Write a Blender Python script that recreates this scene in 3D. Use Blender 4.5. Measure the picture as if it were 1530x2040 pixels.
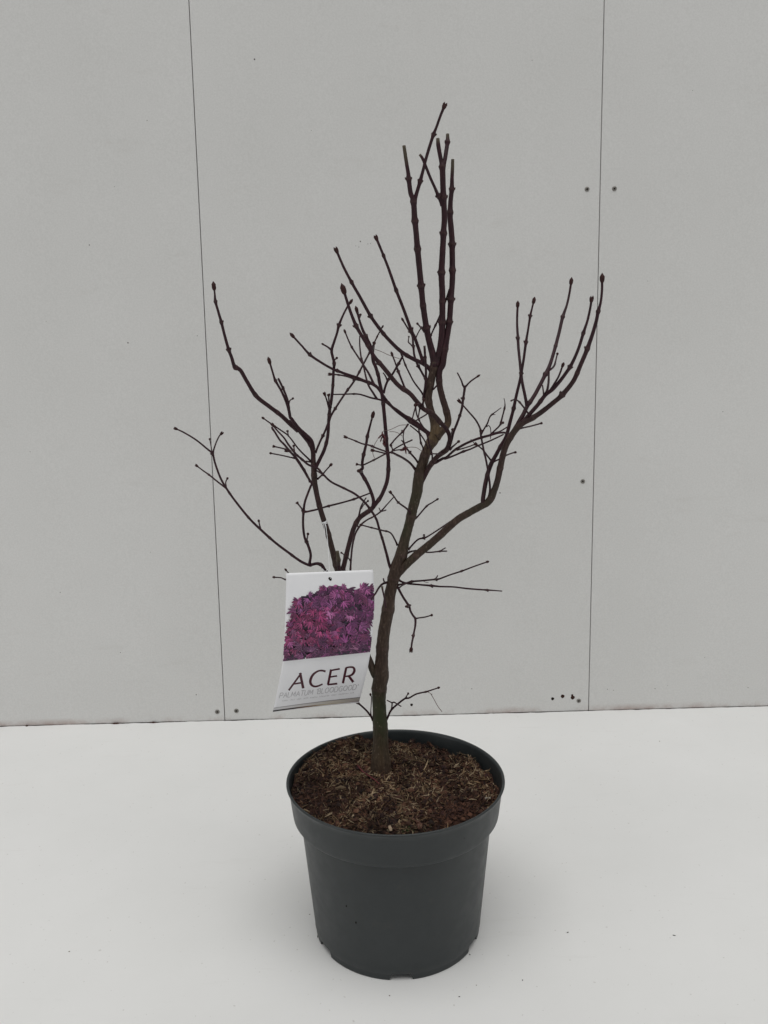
import bpy, math, random
from math import pi, sin, cos, radians, atan
from mathutils import Vector, Matrix, noise

random.seed(7)
sc = bpy.context.scene
for o in list(bpy.data.objects):
    bpy.data.objects.remove(o)

# ---------------------------------------------------------------- camera
FPX = 1550.0                      # focal length for a 1530 x 2040 frame
PITCH, ROLL, CAMH = atan(FPX / 10430.0), -0.0177, 0.690
FW = Vector((0, cos(PITCH), -sin(PITCH)))
UP0 = Vector((0, sin(PITCH), cos(PITCH)))
RX = cos(ROLL) * Vector((1, 0, 0)) + sin(ROLL) * UP0
RU = -sin(ROLL) * Vector((1, 0, 0)) + cos(ROLL) * UP0
CAMP = Vector((0, 0, CAMH))
cam = bpy.data.cameras.new('camera')
cam.sensor_fit = 'VERTICAL'
cam.sensor_height = 36.0
cam.lens = FPX / 2040.0 * 36.0
cam.clip_start, cam.clip_end = 0.02, 60.0
camo = bpy.data.objects.new('camera', cam)
m3 = Matrix((RX, RU, -FW)).transposed()
camo.matrix_world = Matrix.Translation(CAMP) @ m3.to_4x4()
sc.collection.objects.link(camo)
sc.camera = camo

# ---------------------------------------------------------------- light
w = bpy.data.worlds.new('World')
sc.world = w
w.use_nodes = True
bg = w.node_tree.nodes['Background']
bg.inputs['Color'].default_value = (0.93, 0.97, 1.0, 1)
bg.inputs['Strength'].default_value = 0.145


def area(name, loc, target, size, power, col=(1, 1, 1)):
    L = bpy.data.lights.new(name, 'AREA')
    L.shape = 'RECTANGLE'
    L.size, L.size_y = size
    L.energy = power
    L.color = col
    o = bpy.data.objects.new(name, L)
    o.location = loc
    o.rotation_euler = (Vector(target) - Vector(loc)).to_track_quat('-Z', 'Y').to_euler()
    sc.collection.objects.link(o)
    return o


area('overhead_lamp', (0.0, -0.9, 6.5), (0, 0.6, 0), (7.0, 5.0), 288, (1.0, 0.99, 0.965))
area('side_lamp', (-2.5, -0.3, 0.8), (0, 1.5, 0.2), (1.2, 1.3), 12, (1.0, 0.99, 0.975))
area('side_lamp', (2.5, -0.3, 0.8), (0, 1.5, 0.2), (1.2, 1.3), 12, (1.0, 0.99, 0.975))

sc.view_settings.view_transform = 'Standard'
sc.view_settings.look = 'None'
sc.view_settings.exposure = 0.11
sc.view_settings.gamma = 1.0
sc.view_settings.use_curve_mapping = False


# ---------------------------------------------------------------- helpers
def ray(x, y):
    return FW + RX * ((x - 765) / FPX) + RU * ((1020 - y) / FPX)


def at(x, y, Y):
    """the point seen at photo pixel x, y that stands at distance Y from the camera"""
    d = ray(x, y)
    return CAMP + d * (Y / d.y)


def at_floor(x, y, z=0.0):
    d = ray(x, y)
    return CAMP + d * ((z - CAMH) / d.z)


def link(name, me, mats, parent=None):
    o = bpy.data.objects.new(name, me)
    sc.collection.objects.link(o)
    for m in (mats if isinstance(mats, (list, tuple)) else [mats]):
        me.materials.append(m)
    if parent is not None:
        o.parent = parent
    return o


def mesh(name, verts, faces, mats, parent=None, smooth=True, midx=None):
    me = bpy.data.meshes.new(name)
    me.from_pydata([tuple(v) for v in verts], [], faces)
    if smooth:
        me.polygons.foreach_set('use_smooth', [True] * len(faces))
    if midx:
        me.polygons.foreach_set('material_index', midx)
    me.update()
    return link(name, me, mats, parent)


def tag(o, label, cat, group=None, kind=None):
    o['label'] = label
    if cat:
        o['category'] = cat
    if group:
        o['group'] = group
    if kind:
        o['kind'] = kind
    return o


def empty(name, loc, rz=0.0):
    o = bpy.data.objects.new(name, None)
    o.location = loc
    o.rotation_euler = (0, 0, rz)
    o.empty_display_size = 0.05
    sc.collection.objects.link(o)
    bpy.context.view_layer.update()
    return o


def adopt(o, parent):
    """parent a mesh built in world coordinates, keeping where it stands"""
    o.parent = parent
    o.matrix_parent_inverse = parent.matrix_world.inverted()
    return o


def setcol(o, name, cols):
    a = o.data.color_attributes.new(name, 'FLOAT_COLOR', 'POINT')
    flat = []
    for c in cols:
        flat.extend((c[0], c[1], c[2], 1.0))
    a.data.foreach_set('color', flat)


def setval(o, name, vals):
    a = o.data.attributes.new(name, 'FLOAT', 'POINT')
    a.data.foreach_set('value', vals)


class Nodes:
    def __init__(self, name):
        self.m = bpy.data.materials.new(name)
        self.m.use_nodes = True
        self.t = self.m.node_tree
        self.b = self.t.nodes['Principled BSDF']

    def n(self, kind, **kw):
        nd = self.t.nodes.new(kind)
        for k, v in kw.items():
            if k in nd.inputs:
                nd.inputs[k].default_value = v
            else:
                setattr(nd, k, v)
        return nd

    def l(self, a, b):
        self.t.links.new(a, b)

    def noise(self, scale, detail=4, rough=0.55, vec=None):
        nd = self.n('ShaderNodeTexNoise', Scale=scale, Detail=detail, Roughness=rough)
        if vec is not None:
            self.l(vec, nd.inputs['Vector'])
        return nd.outputs['Fac']

    def geo(self):
        return self.n('ShaderNodeNewGeometry').outputs['Position']

    def ramp(self, fac, stops):
        r = self.n('ShaderNodeValToRGB')
        e = r.color_ramp.elements
        while len(e) < len(stops):
            e.new(0.5)
        for el, (p, c) in zip(e, stops):
            el.position = p
            el.color = (c[0], c[1], c[2], 1) if isinstance(c, tuple) else (c, c, c, 1)
        self.l(fac, r.inputs['Fac'])
        return r.outputs['Color']

    def mix(self, fac, a, b, mode='MIX'):
        nd = self.n('ShaderNodeMix', data_type='RGBA', blend_type=mode)
        for sock, v in ((nd.inputs[0], fac), (nd.inputs[6], a), (nd.inputs[7], b)):
            if isinstance(v, (int, float)):
                sock.default_value = v
            elif isinstance(v, tuple):
                sock.default_value = (v[0], v[1], v[2], 1)
            else:
                self.l(v, sock)
        return nd.outputs[2]

    def attr(self, name):
        return self.n('ShaderNodeAttribute', attribute_name=name)

    def base(self, v):
        if isinstance(v, tuple):
            self.b.inputs['Base Color'].default_value = (v[0], v[1], v[2], 1)
        else:
            self.l(v, self.b.inputs['Base Color'])

    def bump(self, h, strength, dist):
        nd = self.n('ShaderNodeBump', Strength=strength, Distance=dist)
        self.l(h, nd.inputs['Height'])
        self.l(nd.outputs['Normal'], self.b.inputs['Normal'])

    def set(self, **kw):
        for k, v in kw.items():
            self.b.inputs[k.replace('_', ' ')].default_value = v
        return self


def simple(name, col, rough=0.6, spec=0.5, metal=0.0):
    N = Nodes(name)
    N.base(col)
    N.set(Roughness=rough, Metallic=metal)
    N.b.inputs['Specular IOR Level'].default_value = spec
    return N.m


# ---------------------------------------------------------------- materials
def mat_panel():
    N = Nodes('white_panel_board')
    P = N.geo()
    c = N.ramp(N.noise(1.6, 5, 0.6, P), [(0.3, (0.576, 0.574, 0.558)), (0.7, (0.628, 0.625, 0.612))])
    # fine fibre mottling of the coated board
    c = N.mix(0.14, c, N.ramp(N.noise(320, 2, 0.5, P), [(0.3, 0.42), (0.7, 0.78)]))
    # scuffs: faint broad streaks
    mp = N.n('ShaderNodeMapping')
    mp.inputs['Scale'].default_value = (7, 7, 26)
    N.l(P, mp.inputs['Vector'])
    s = N.ramp(N.noise(1.0, 6, 0.7, mp.outputs[0]), [(0.60, 0.0), (0.78, 1.0)])
    c = N.mix(N.mix(1.0, s, (0.20, 0.20, 0.20), 'MULTIPLY'), c, (0.42, 0.40, 0.37))
    # rusty dirt along the foot of the board
    sep = N.n('ShaderNodeSeparateXYZ')
    N.l(P, sep.inputs[0])
    foot = N.ramp(sep.outputs['Z'], [(0.0, 1.0), (0.015, 0.0)])
    d = N.ramp(N.noise(9.0, 6, 0.7, P), [(0.44, 0.0), (0.66, 1.0)])
    c = N.mix(N.mix(1.0, N.mix(1.0, foot, d, 'MULTIPLY'), (0.75, 0.75, 0.75), 'MULTIPLY'), c, (0.27, 0.165, 0.135))
    N.base(c)
    N.set(Roughness=0.42)
    N.b.inputs['Specular IOR Level'].default_value = 0.35
    N.bump(N.noise(260, 3, 0.6, P), 0.12, 0.001)
    return N.m


def mat_floor():
    N = Nodes('white_floor_sheet')
    P = N.geo()
    c = N.ramp(N.noise(2.3, 6, 0.62, P), [(0.3, (0.731, 0.731, 0.721)), (0.7, (0.781, 0.78, 0.774))])
    mp = N.n('ShaderNodeMapping')
    mp.inputs['Scale'].default_value = (5, 30, 5)
    mp.inputs['Rotation'].default_value = (0, 0, 0.3)
    N.l(P, mp.inputs['Vector'])
    s = N.ramp(N.noise(1.0, 7, 0.72, mp.outputs[0]), [(0.60, 0.0), (0.80, 1.0)])
    c = N.mix(N.mix(1.0, s, (0.22, 0.22, 0.22), 'MULTIPLY'), c, (0.50, 0.48, 0.45))
    sp = N.ramp(N.noise(190, 1, 0.4, P), [(0.735, 0.0), (0.78, 1.0)])
    c = N.mix(N.mix(1.0, sp, (0.35, 0.35, 0.35), 'MULTIPLY'), c, (0.38, 0.36, 0.33))
    N.base(c)
    N.set(Roughness=0.55)
    N.b.inputs['Specular IOR Level'].default_value = 0.3
    N.bump(N.noise(40, 5, 0.6, P), 0.08, 0.002)
    return N.m


def mat_pot():
    N = Nodes('charcoal_plastic')
    P = N.geo()
    c = N.ramp(N.noise(14, 5, 0.6, P), [(0.3, (0.0160, 0.0205, 0.0218)), (0.7, (0.0210, 0.0258, 0.0272))])
    # dried dirt film in patches
    d = N.ramp(N.noise(30, 6, 0.7, P), [(0.58, 0.0), (0.75, 1.0)])
    c = N.mix(N.mix(1.0, d, (0.30, 0.30, 0.30), 'MULTIPLY'), c, (0.060, 0.056, 0.048))
    N.base(c)
    r = N.ramp(N.noise(60, 4, 0.6, P), [(0.3, 0.40), (0.7, 0.52)])
    N.l(r, N.b.inputs['Roughness'])
    N.b.inputs['Specular IOR Level'].default_value = 0.5
    N.bump(N.noise(700, 2, 0.5, P), 0.10, 0.0004)
    return N.m


def mat_bark():
    """old: grey brown bark, young: dark maroon shoots, dry: bleached cut ends (per point attributes)"""
    N = Nodes('maple_bark')
    P = N.geo()
    old, young = N.attr('old').outputs['Fac'], None
    mp = N.n('ShaderNodeMapping')
    mp.inputs['Scale'].default_value = (420, 420, 110)
    N.l(P, mp.inputs['Vector'])
    streak = N.noise(1.0, 5, 0.65, mp.outputs[0])
    yc = N.ramp(streak, [(0.25, (0.012, 0.0030, 0.0056)), (0.55, (0.028, 0.0058, 0.0106)), (0.8, (0.058, 0.014, 0.020))])
    oc = N.ramp(streak, [(0.22, (0.013, 0.0078, 0.0052)), (0.5, (0.042, 0.024, 0.0155)), (0.8, (0.110, 0.076, 0.055))])
    # olive green film on the older wood
    g = N.ramp(N.noise(26, 4, 0.6, P), [(0.34, 0.0), (0.56, 1.0)])
    gz = N.attr('green').outputs['Fac']
    oc = N.mix(N.mix(1.0, g, gz, 'MULTIPLY'), oc, (0.026, 0.031, 0.0105))
    # warm tan patches where the bark has split
    tn = N.attr('tan').outputs['Fac']
    oc = N.mix(tn, oc, N.ramp(streak, [(0.3, (0.055, 0.034, 0.015)), (0.7, (0.155, 0.105, 0.052))]))
    c = N.mix(old, yc, oc)
    # pale lenticels
    vo = N.n('ShaderNodeTexVoronoi', Scale=1.0)
    mp2 = N.n('ShaderNodeMapping')
    mp2.inputs['Scale'].default_value = (190, 190, 130)
    N.l(P, mp2.inputs['Vector'])
    N.l(mp2.outputs[0], vo.inputs['Vector'])
    le = N.ramp(vo.outputs['Distance'], [(0.06, 1.0), (0.22, 0.0)])
    c = N.mix(N.mix(1.0, N.mix(1.0, le, old, 'MULTIPLY'), (0.45, 0.45, 0.45), 'MULTIPLY'), c, (0.17, 0.13, 0.10))
    # leaf scar rings at the nodes
    c = N.mix(N.attr('scar').outputs['Fac'], c, (0.065, 0.036, 0.031))
    c = N.mix(N.attr('dry').outputs['Fac'], c, N.ramp(streak, [(0.3, (0.040, 0.032, 0.021)), (0.7, (0.098, 0.078, 0.052))]))
    N.base(c)
    N.set(Roughness=0.62)
    N.b.inputs['Specular IOR Level'].default_value = 0.32
    N.bump(streak, 0.55, 0.0012)
    return N.m


def mat_vcol(name, rough=0.7, spec=0.4, bump=None):
    N = Nodes(name)
    N.base(N.attr('col').outputs['Color'])
    N.set(Roughness=rough)
    N.b.inputs['Specular IOR Level'].default_value = spec
    if bump:
        N.bump(N.noise(bump[0], 4, 0.6, N.geo()), bump[1], bump[2])
    return N.m


M_panel, M_floor, M_pot, M_bark = mat_panel(), mat_floor(), mat_pot(), mat_bark()
M_gap = simple('dark_gap_filler', (0.15, 0.12, 0.10), 0.9, 0.1)
M_bud = Nodes('maroon_bud')
M_bud.base(M_bud.ramp(M_bud.noise(900, 3, 0.6, M_bud.geo()), [(0.3, (0.018, 0.006, 0.006)), (0.7, (0.050, 0.016, 0.015))]))
M_bud.set(Roughness=0.6)
M_bud.b.inputs['Specular IOR Level'].default_value = 0.22
M_bud = M_bud.m
M_steel = simple('dull_zinc', (0.26, 0.25, 0.23), 0.5, 0.5, 0.75)
M_dark = simple('dark_recess', (0.018, 0.013, 0.011), 0.9, 0.1)
M_brown = simple('rusty_plug', (0.040, 0.020, 0.016), 0.9, 0.1)
M_speck = simple('grey_dirt', (0.10, 0.09, 0.08), 0.9, 0.1)

# ---------------------------------------------------------------- setting: floor and wall
WY0, WYS = 1.6135, 0.0222           # the wall: Y = WY0 + WYS * X


def wy(x):
    return WY0 + WYS * x


def build_floor():
    xs, n = [], 760
    for i in range(n + 1):
        xs.append(-2.2 + 4.4 * i / n)
    v, f = [], []
    for i, x in enumerate(xs):
        g = 0.0013 + 0.0024 * noise.noise((x * 11, 3.1, 0)) + 0.0032 * noise.noise((x * 60, 0.4, 0)) ** 1 * abs(noise.noise((x * 5, 9, 0)))
        g += 0.0012 * noise.noise((x * 170, 5.2, 0))
        g = max(0.0003, g)
        y = wy(x) - g
        z = 0.0008 * noise.noise((x * 40, 1.7, 0))
        v += [(x, -2.5, 0), (x, 0.0, 0), (x, y - 0.03, 0), (x, y, z), (x, y + 0.0004, -0.012)]
    for i in range(n):
        for k in range(4):
            a = i * 5 + k
            f.append((a, a + 5, a + 6, a + 1))
    o = mesh('floor', v, f, M_floor, smooth=False)
    tag(o, 'white matt floor sheet with a ragged edge along the wall', 'floor', kind='structure')
    s = mesh('ground', [(-2.4, -2.6, -0.014), (2.4, -2.6, -0.014), (2.4, 2.2, -0.014), (-2.4, 2.2, -0.014)], [(0, 1, 2, 3)], M_gap)
    tag(s, 'dark ground showing in the crack below the wall', 'ground', kind='structure')


build_floor()


def box(name, lo, hi, mat, parent=None, bev=0.0):
    import bmesh
    bm = bmesh.new()
    bmesh.ops.create_cube(bm, size=1.0)
    for q in bm.verts:
        for k in range(3):
            q.co[k] = (lo[k] + hi[k]) / 2 + q.co[k] * (hi[k] - lo[k])
    if bev:
        bmesh.ops.bevel(bm, geom=bm.edges[:], offset=bev, segments=2, affect='EDGES')
    me = bpy.data.meshes.new(name)
    bm.to_mesh(me)
    bm.free()
    return link(name, me, mat, parent)


SEAM_L, SEAM_R, GAPW = -0.3535, 0.4410, 0.0014
WROT = atan(WYS)
panels = []
for (x0, x1, lab) in ((-1.75, SEAM_L - GAPW / 2, 'white wall panel left of both seams, two screws low beside its right edge'),
                      (SEAM_L + GAPW / 2, SEAM_R - GAPW / 2, 'white middle wall panel right behind the bare tree'),
                      (SEAM_R + GAPW / 2, 1.85, 'white wall panel right of both seams, with a single screw high up')):
    root = empty('wall_panel', (x0, wy(x0), 0.0), WROT)
    tag(root, lab, 'wall panel', 'white wall panels')
    b = box('board', (0, 0, 0.0005), ((x1 - x0) / cos(WROT), 0.012, 2.6), M_panel, root, 0.0006)
    panels.append((root, x0, x1))
bk = box('wall_backing', (-1.9, 0.0165, -0.01), (1.9, 0.03, 2.6), M_gap)
bk.location = (0, WY0, 0)
bk.rotation_euler = (0, 0, WROT)
tag(bk, 'dark backing board seen through the panel seams', 'backing', kind='structure')


def wall_xz(px, py):
    d = ray(px, py)
    t = (WY0) / (d.y - WYS * d.x)
    return CAMP + d * t


def disc_mesh(r, h, n=20, dome=0.0):
    v, f = [], []
    for k, (rr, yy) in enumerate(((r, 0.0), (r, -h * 0.6), (r * 0.86, -h), (r * 0.4, -h - dome), (0.0001, -h - dome))):
        for i in range(n):
            a = 2 * pi * i / n
            v.append((rr * cos(a), yy, rr * sin(a)))
    for k in range(4):
        for i in range(n):
            j = (i + 1) % n
            f.append((k * n + i, k * n + j, (k + 1) * n + j, (k + 1) * n + i))
    return v, f


def on_panel(name, px, py, v, f, mats, lift=0.0, midx=None, rot=0.0):
    P = wall_xz(px, py)
    root = [p for p in panels if p[1] <= P.x <= p[2]][0][0]
    M = root.matrix_world.inverted()
    L = M @ P
    R = Matrix.Rotation(rot, 3, 'Y')
    vv = [tuple(Vector((L.x, -lift, L.z)) + R @ Vector(q)) for q in v]
    return mesh(name, vv, f, mats, root, midx=midx)


def screw(px, py, r=0.0052, rot=0.3, col=None):
    v, f = disc_mesh(r, 0.0011, 20)
    o = on_panel('screw', px, py, v, f, M_steel, rot=rot)
    # cross recess
    cv, cf = [], []
    for a in (0, pi / 2):
        for (sx, sz) in ((-1, -1), (1, -1), (1, 1), (-1, 1)):
            q = Matrix.Rotation(a, 3, 'Y') @ Vector((sx * r * 0.55, -0.00118 - 0.00002 * (a > 0), sz * r * 0.17))
            cv.append(tuple(q))
        b = len(cv) - 4
        cf.append((b, b + 1, b + 2, b + 3))
    s = on_panel('recess', px, py, cv, cf, M_dark, rot=rot)
    s.parent = o
    return o


for i, (px, py) in enumerate(((433, 1418), (471, 1416), (1169.5, 377), (1224, 376), (1161, 959), (1153, 1396))):
    screw(px, py, 0.0048 if i > 1 else 0.0050, 0.3 + i * 0.6)
for (px, py, r, m) in ((1101, 1392, 0.0033, M_dark), (1121, 1387, 0.0040, M_brown), (1141, 1389.5, 0.0043, M_brown),
                       (1140, 1385, 0.0024, M_brown), (820, 1404, 0.0029, M_dark)):
    v, f = disc_mesh(r, 0.0004, 14)
    v = [(x * (1 + 0.15 * sin(i * 2.1)), y, z * (1 + 0.12 * cos(i * 1.3))) for i, (x, y, z) in enumerate(v)]
    on_panel('screw_hole', px, py, v, f, m)
SPECK = [(255, 683, 2.2), (507, 118, 2.2), (293, 240, 1.3), (178, 488, 1.6), (228, 372, 1.0), (393, 669, 1.3), (718, 481, 2.0),
         (709, 490, 1.2), (715, 492, 1.2), (733, 486, 1.1), (738, 485, 1.0), (996, 982, 2.0), (860, 1383, 1.6), (940, 1372, 1.6),
         (1210, 1373, 1.4), (1222, 1375, 1.2), (1305, 1372, 1.6), (1330, 1366, 1.0), (1290, 560, 1.0), (1440, 820, 1.3),
         (60, 900, 1.2), (120, 1180, 1.4), (300, 1100, 1.0), (92, 640, 1.0), (240, 1300, 1.4), (391, 1384, 1.8), (1404, 1310, 1.2),
         (1380, 180, 1.0), (1060, 120, 1.0), (620, 260, 0.9), (1490, 1370, 1.5), (1010, 700, 0.9)]
for (px, py, r) in SPECK:
    v, f = disc_mesh(r * 0.00058, 0.00025, 7)
    v = [(x * random.uniform(0.7, 1.4), y, z * random.uniform(0.7, 1.4)) for (x, y, z) in v]
    on_panel('dirt_speck', px, py, v, f, M_speck if r < 1.9 else M_brown)

# ---------------------------------------------------------------- the pot
PX, PY, RIM = 0.0086, 0.944, 0.206


def lathe(name, prof, mat, parent, n=160, close=False, fz=None):
    v, f = [], []
    for (r, z) in prof:
        for i in range(n):
            a = 2 * pi * i / n
            zz = z if fz is None else fz(r, z, a)
            v.append((r * sin(a), -r * cos(a), zz))
    for k in range(len(prof) - 1):
        for i in range(n):
            j = (i + 1) % n
            f.append((k * n + i, k * n + j, (k + 1) * n + j, (k + 1) * n + i))
    return mesh(name, v, f, mat, parent)


pot = empty('plant_pot', (PX, PY, 0), 0.0)
tag(pot, 'round charcoal plastic plant pot with broad collar, standing on the white floor', 'pot')


NOTCH = [0.02, 0.02 + radians(60), 0.02 - radians(60), radians(120), -radians(120), pi]


def body_z(r, z, a):
    if z < 0.0085:
        for c in NOTCH:
            d = abs((a - c + pi) % (2 * pi) - pi)
            wd = 0.125
            if d < wd:
                k = min(1.0, (wd - d) / 0.022)
                return z + (0.0088 - z) * k
    return z


body_prof = [(0.1055, 0.0095), (0.1057, 0.0008), (0.1066, 0.0), (0.1077, 0.0006), (0.1079, 0.0030), (0.1080, 0.0068), (0.1083, 0.0085), (0.1091, 0.0100), (0.1095, 0.016)]
for i in range(1, 15):
    t = i / 14
    body_prof.append((0.1095 + (0.1232 - 0.1095) * t, 0.016 + (0.1595 - 0.016) * t))
body = lathe('body', body_prof, M_pot, pot, 288, fz=body_z)
base = lathe('base', [(0.0002, 0.0098), (0.1056, 0.0095)], M_pot, pot, 96)
collar_prof = [(0.1215, 0.1585), (0.1236, 0.1598), (0.1290, 0.1606), (0.1312, 0.1613), (0.1322, 0.1628), (0.1328, 0.1660), (0.1345, 0.1800), (0.1366, 0.1965), (0.1374, 0.2005), (0.1392, 0.2030), (0.1400, 0.2046),
               (0.1399, 0.2056), (0.1391, 0.2061), (0.1378, 0.2060), (0.1366, 0.2050), (0.1358, 0.2020), (0.1345, 0.1900), (0.1312, 0.1640), (0.1216, 0.1575), (0.1140, 0.10)]
collar = lathe('collar', collar_prof, M_pot, pot, 200)
# small dirt marks on the side of the pot, each on its wall
for (px, py, r) in ((690, 1805, 1.8), (709, 1838, 2.0), (633, 1866, 2.6)):
    d = ray(px, py)
    lo, hi = 0.5, 1.2
    best = None
    for k in range(3000):
        t = 0.72 + k * 0.0002
        P = CAMP + d * t
        rr = math.hypot(P.x - PX, P.y - PY)
        R = 0.1095 + (0.1232 - 0.1095) * min(1, max(0, (P.z - 0.016) / 0.1435))
        if P.z > 0.163:
            R = 0.1328
        if rr <= R + 0.0002:
            best = P
            break
    if best is None:
        continue
    v, f = disc_mesh(r * 0.00048, 0.0003, 7)
    nrm = Vector((best.x - PX, best.y - PY, 0)).normalized()
    R3 = Vector((0, -1, 0)).rotation_difference(nrm).to_matrix()
    v = [tuple(best - Vector((PX, PY, 0)) + R3 @ Vector((q[0], q[1], q[2] * 1.6))) for q in v]
    mesh('dirt_mark', v, f, M_dark, pot)


# ---------------------------------------------------------------- soil
def soil_h(x, y):
    """height of the soil (pot coordinates)"""
    r = math.hypot(x, y)
    h = -0.0105 - 0.038 * x - 0.008 * y - 0.006 * max(0, (r - 0.10) / 0.03)
    h += 0.0095 * math.exp(-((x + 0.075) ** 2 + (y - 0.09) ** 2) / 0.0050)
    h -= 0.0060 * math.exp(-((x - 0.115) ** 2 + (y - 0.01) ** 2) / 0.0020)
    h += 0.004 * math.exp(-((x + 0.02) ** 2 + (y - 0.02) ** 2) / 0.003)
    h += 0.0050 * noise.noise((x * 26, y * 26, 1.3)) + 0.0095 * noise.noise((x * 50, y * 50, 4.1)) + 0.0060 * noise.noise((x * 120, y * 120, 7.7))
    return RIM + h


def soil_patch(x, y):
    t = 0.5 + 0.9 * noise.noise((x * 21 + 3.0, y * 21, 11.0)) + 0.45 * noise.noise((x * 60, y * 60, 12.0))
    t += 0.35 * math.exp(-((x - 0.050) ** 2 + (y - 0.0) ** 2) / 0.0035)
    return 0.50 + 0.85 * min(1.0, max(0.0, t))


def soil_rmax(z):
    return 0.1358 - (0.202 - z) * 0.11 - 0.0006 if z < 0.202 else 0.1352


SOIL_DARK = [(0.014, 0.0075, 0.006), (0.034, 0.016, 0.011), (0.052, 0.024, 0.015), (0.022, 0.010, 0.009), (0.070, 0.033, 0.020)]
SOIL_LIGHT = [(0.15, 0.095, 0.052), (0.20, 0.135, 0.076), (0.095, 0.058, 0.032), (0.25, 0.18, 0.110), (0.11, 0.057, 0.034), (0.32, 0.245, 0.16)]


def build_soil():
    v, f, cols = [], [], []
    nr, na = 90, 240
    for k in range(nr + 1):
        for i in range(na):
            a = 2 * pi * i / na
            r = 0.1335 * (k / nr)
            x, y = r * sin(a), -r * cos(a)
            z = soil_h(x, y) + 0.0016 * noise.noise((x * 380, y * 380, 2.2))
            v.append((x + PX, y + PY, z))
            t = noise.noise((x * 40, y * 40, 9.0)) * 0.5 + 0.5
            c = SOIL_DARK[int(random.random() * 5)]
            q = (0.75 + 0.9 * t) * soil_patch(x, y)
            cols.append((c[0] * q, c[1] * q, c[2] * q))
    for k in range(nr):
        for i in range(na):
            j = (i + 1) % na
            f.append((k * na + i, k * na + j, (k + 1) * na + j, (k + 1) * na + i))

    def sliver(c, L, W, T, yaw, pitch, rollz, col):
        R = Matrix.Rotation(yaw, 3, 'Z') @ Matrix.Rotation(pitch, 3, 'Y') @ Matrix.Rotation(rollz, 3, 'X')
        b = len(v)
        bend = random.uniform(-0.12, 0.12) * L
        for (sx, tp) in ((-1, 0.45), (0, 1.0), (1, 0.35)):
            for (sy, sz) in ((-1, -1), (1, -1), (1, 1), (-1, 1)):
                q = R @ Vector((sx * L / 2, sy * W / 2 * tp + (bend if sx == 0 else 0), sz * T / 2 * tp))
                v.append(tuple(c + q))
                cols.append(col)
        for s in (0, 4):
            for k in range(4):
                f.append((b + s + k, b + s + (k + 1) % 4, b + s + 4 + (k + 1) % 4, b + s + 4 + k))
        f.append((b + 3, b + 2, b + 1, b))
        f.append((b + 8, b + 9, b + 10, b + 11))

    n = 0
    while n < 11000:
        a, r = random.uniform(0, 2 * pi), 0.134 * math.sqrt(random.random())
        x, y = r * sin(a), -r * cos(a)
        z = soil_h(x, y)
        if r > soil_rmax(z) - 0.003:
            continue
        # chips gather in patches, most of them right of the trunk
        dens = 0.46 + 0.95 * noise.noise((x * 17, y * 17, 5.5)) + 0.42 * math.exp(-((x - 0.045) ** 2 + (y - 0.01) ** 2) / 0.0042) - 0.25 * (y < -0.05) * (x < 0.0)
        tan = random.random() < dens
        if tan:
            c = random.choice(SOIL_LIGHT)
            L = random.choice((0.003, 0.004, 0.006, 0.009, 0.012)) * random.uniform(0.7, 1.25)
            W = random.uniform(0.0005, 0.0015)
            if random.random() < 0.10:
                L, W = L * 1.4, W * 2.0
        else:
            c = random.choice(SOIL_DARK)
            if random.random() < 0.35:
                c = (0.062, 0.027, 0.017)
            big = random.random() < 0.10
            L = random.uniform(0.002, 0.007)
            W = random.uniform(0.0006, 0.0019)
            if big:
                L, W = L * 1.5 + 0.003, W * 1.5
        q = random.uniform(0.6, 1.1) * soil_patch(x, y)
        c = (c[0] * q, c[1] * q, c[2] * q)
        sliver(Vector((x + PX, y + PY, z + random.uniform(-0.0006, 0.0030))), L, W, random.uniform(0.0003, 0.001), random.uniform(0, 2 * pi), random.gauss(0, 0.55), random.gauss(0, 0.6), c)
        n += 1
    # crumbs: small lumps
    for k in range(960):
        a, r = random.uniform(0, 2 * pi), 0.131 * math.sqrt(random.random())
        x, y = r * sin(a), -r * cos(a)
        z = soil_h(x, y)
        if r > soil_rmax(z) - 0.004:
            continue
        s = random.uniform(0.0014, 0.0042) if k < 900 else random.uniform(0.0042, 0.0082)
        c = random.choice(SOIL_DARK)
        q = random.uniform(0.8, 1.7) * soil_patch(x, y)
        c = (c[0] * q, c[1] * q, c[2] * q)
        b = len(v)
        rings = ((0.0, 1), (0.62, 6), (1.0, 6), (0.62, 6), (0.0, 1))
        hts = (-1, -0.6, 0, 0.6, 1)
        idx = []
        for (rr, cnt), hh in zip(rings, hts):
            row = []
            for i in range(cnt):
                aa = 2 * pi * i / cnt + random.uniform(-.2, .2)
                jj = s * random.uniform(0.75, 1.2)
                row.append(len(v))
                ex, ey = rr * jj * cos(aa), rr * jj * sin(aa) * (1.0 if k < 900 else 0.38)
                tw_ = k * 1.7
                v.append((x + PX + ex * cos(tw_) - ey * sin(tw_), y + PY + ex * sin(tw_) + ey * cos(tw_), z + 0.0008 + hh * jj * (0.7 if k < 900 else 0.3)))
                cols.append(c)
            idx.append(row)
        for r0, r1 in zip(idx[:-1], idx[1:]):
            for i in range(6):
                j = (i + 1) % 6
                if len(r0) == 1:
                    f.append((r0[0], r1[j], r1[i]))
                elif len(r1) == 1:
                    f.append((r0[i], r0[j], r1[0]))
                else:
                    f.append((r0[i], r0[j], r1[j], r1[i]))
    o = mesh('potting_soil', v, f, mat_vcol('bark_soil', 0.85, 0.25, (1500, 0.5, 0.0006)), smooth=False)
    setcol(o, 'col', cols)
    tag(o, 'brown bark soil with pale wood chips filling the pot', 'soil', kind='stuff')


build_soil()

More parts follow.
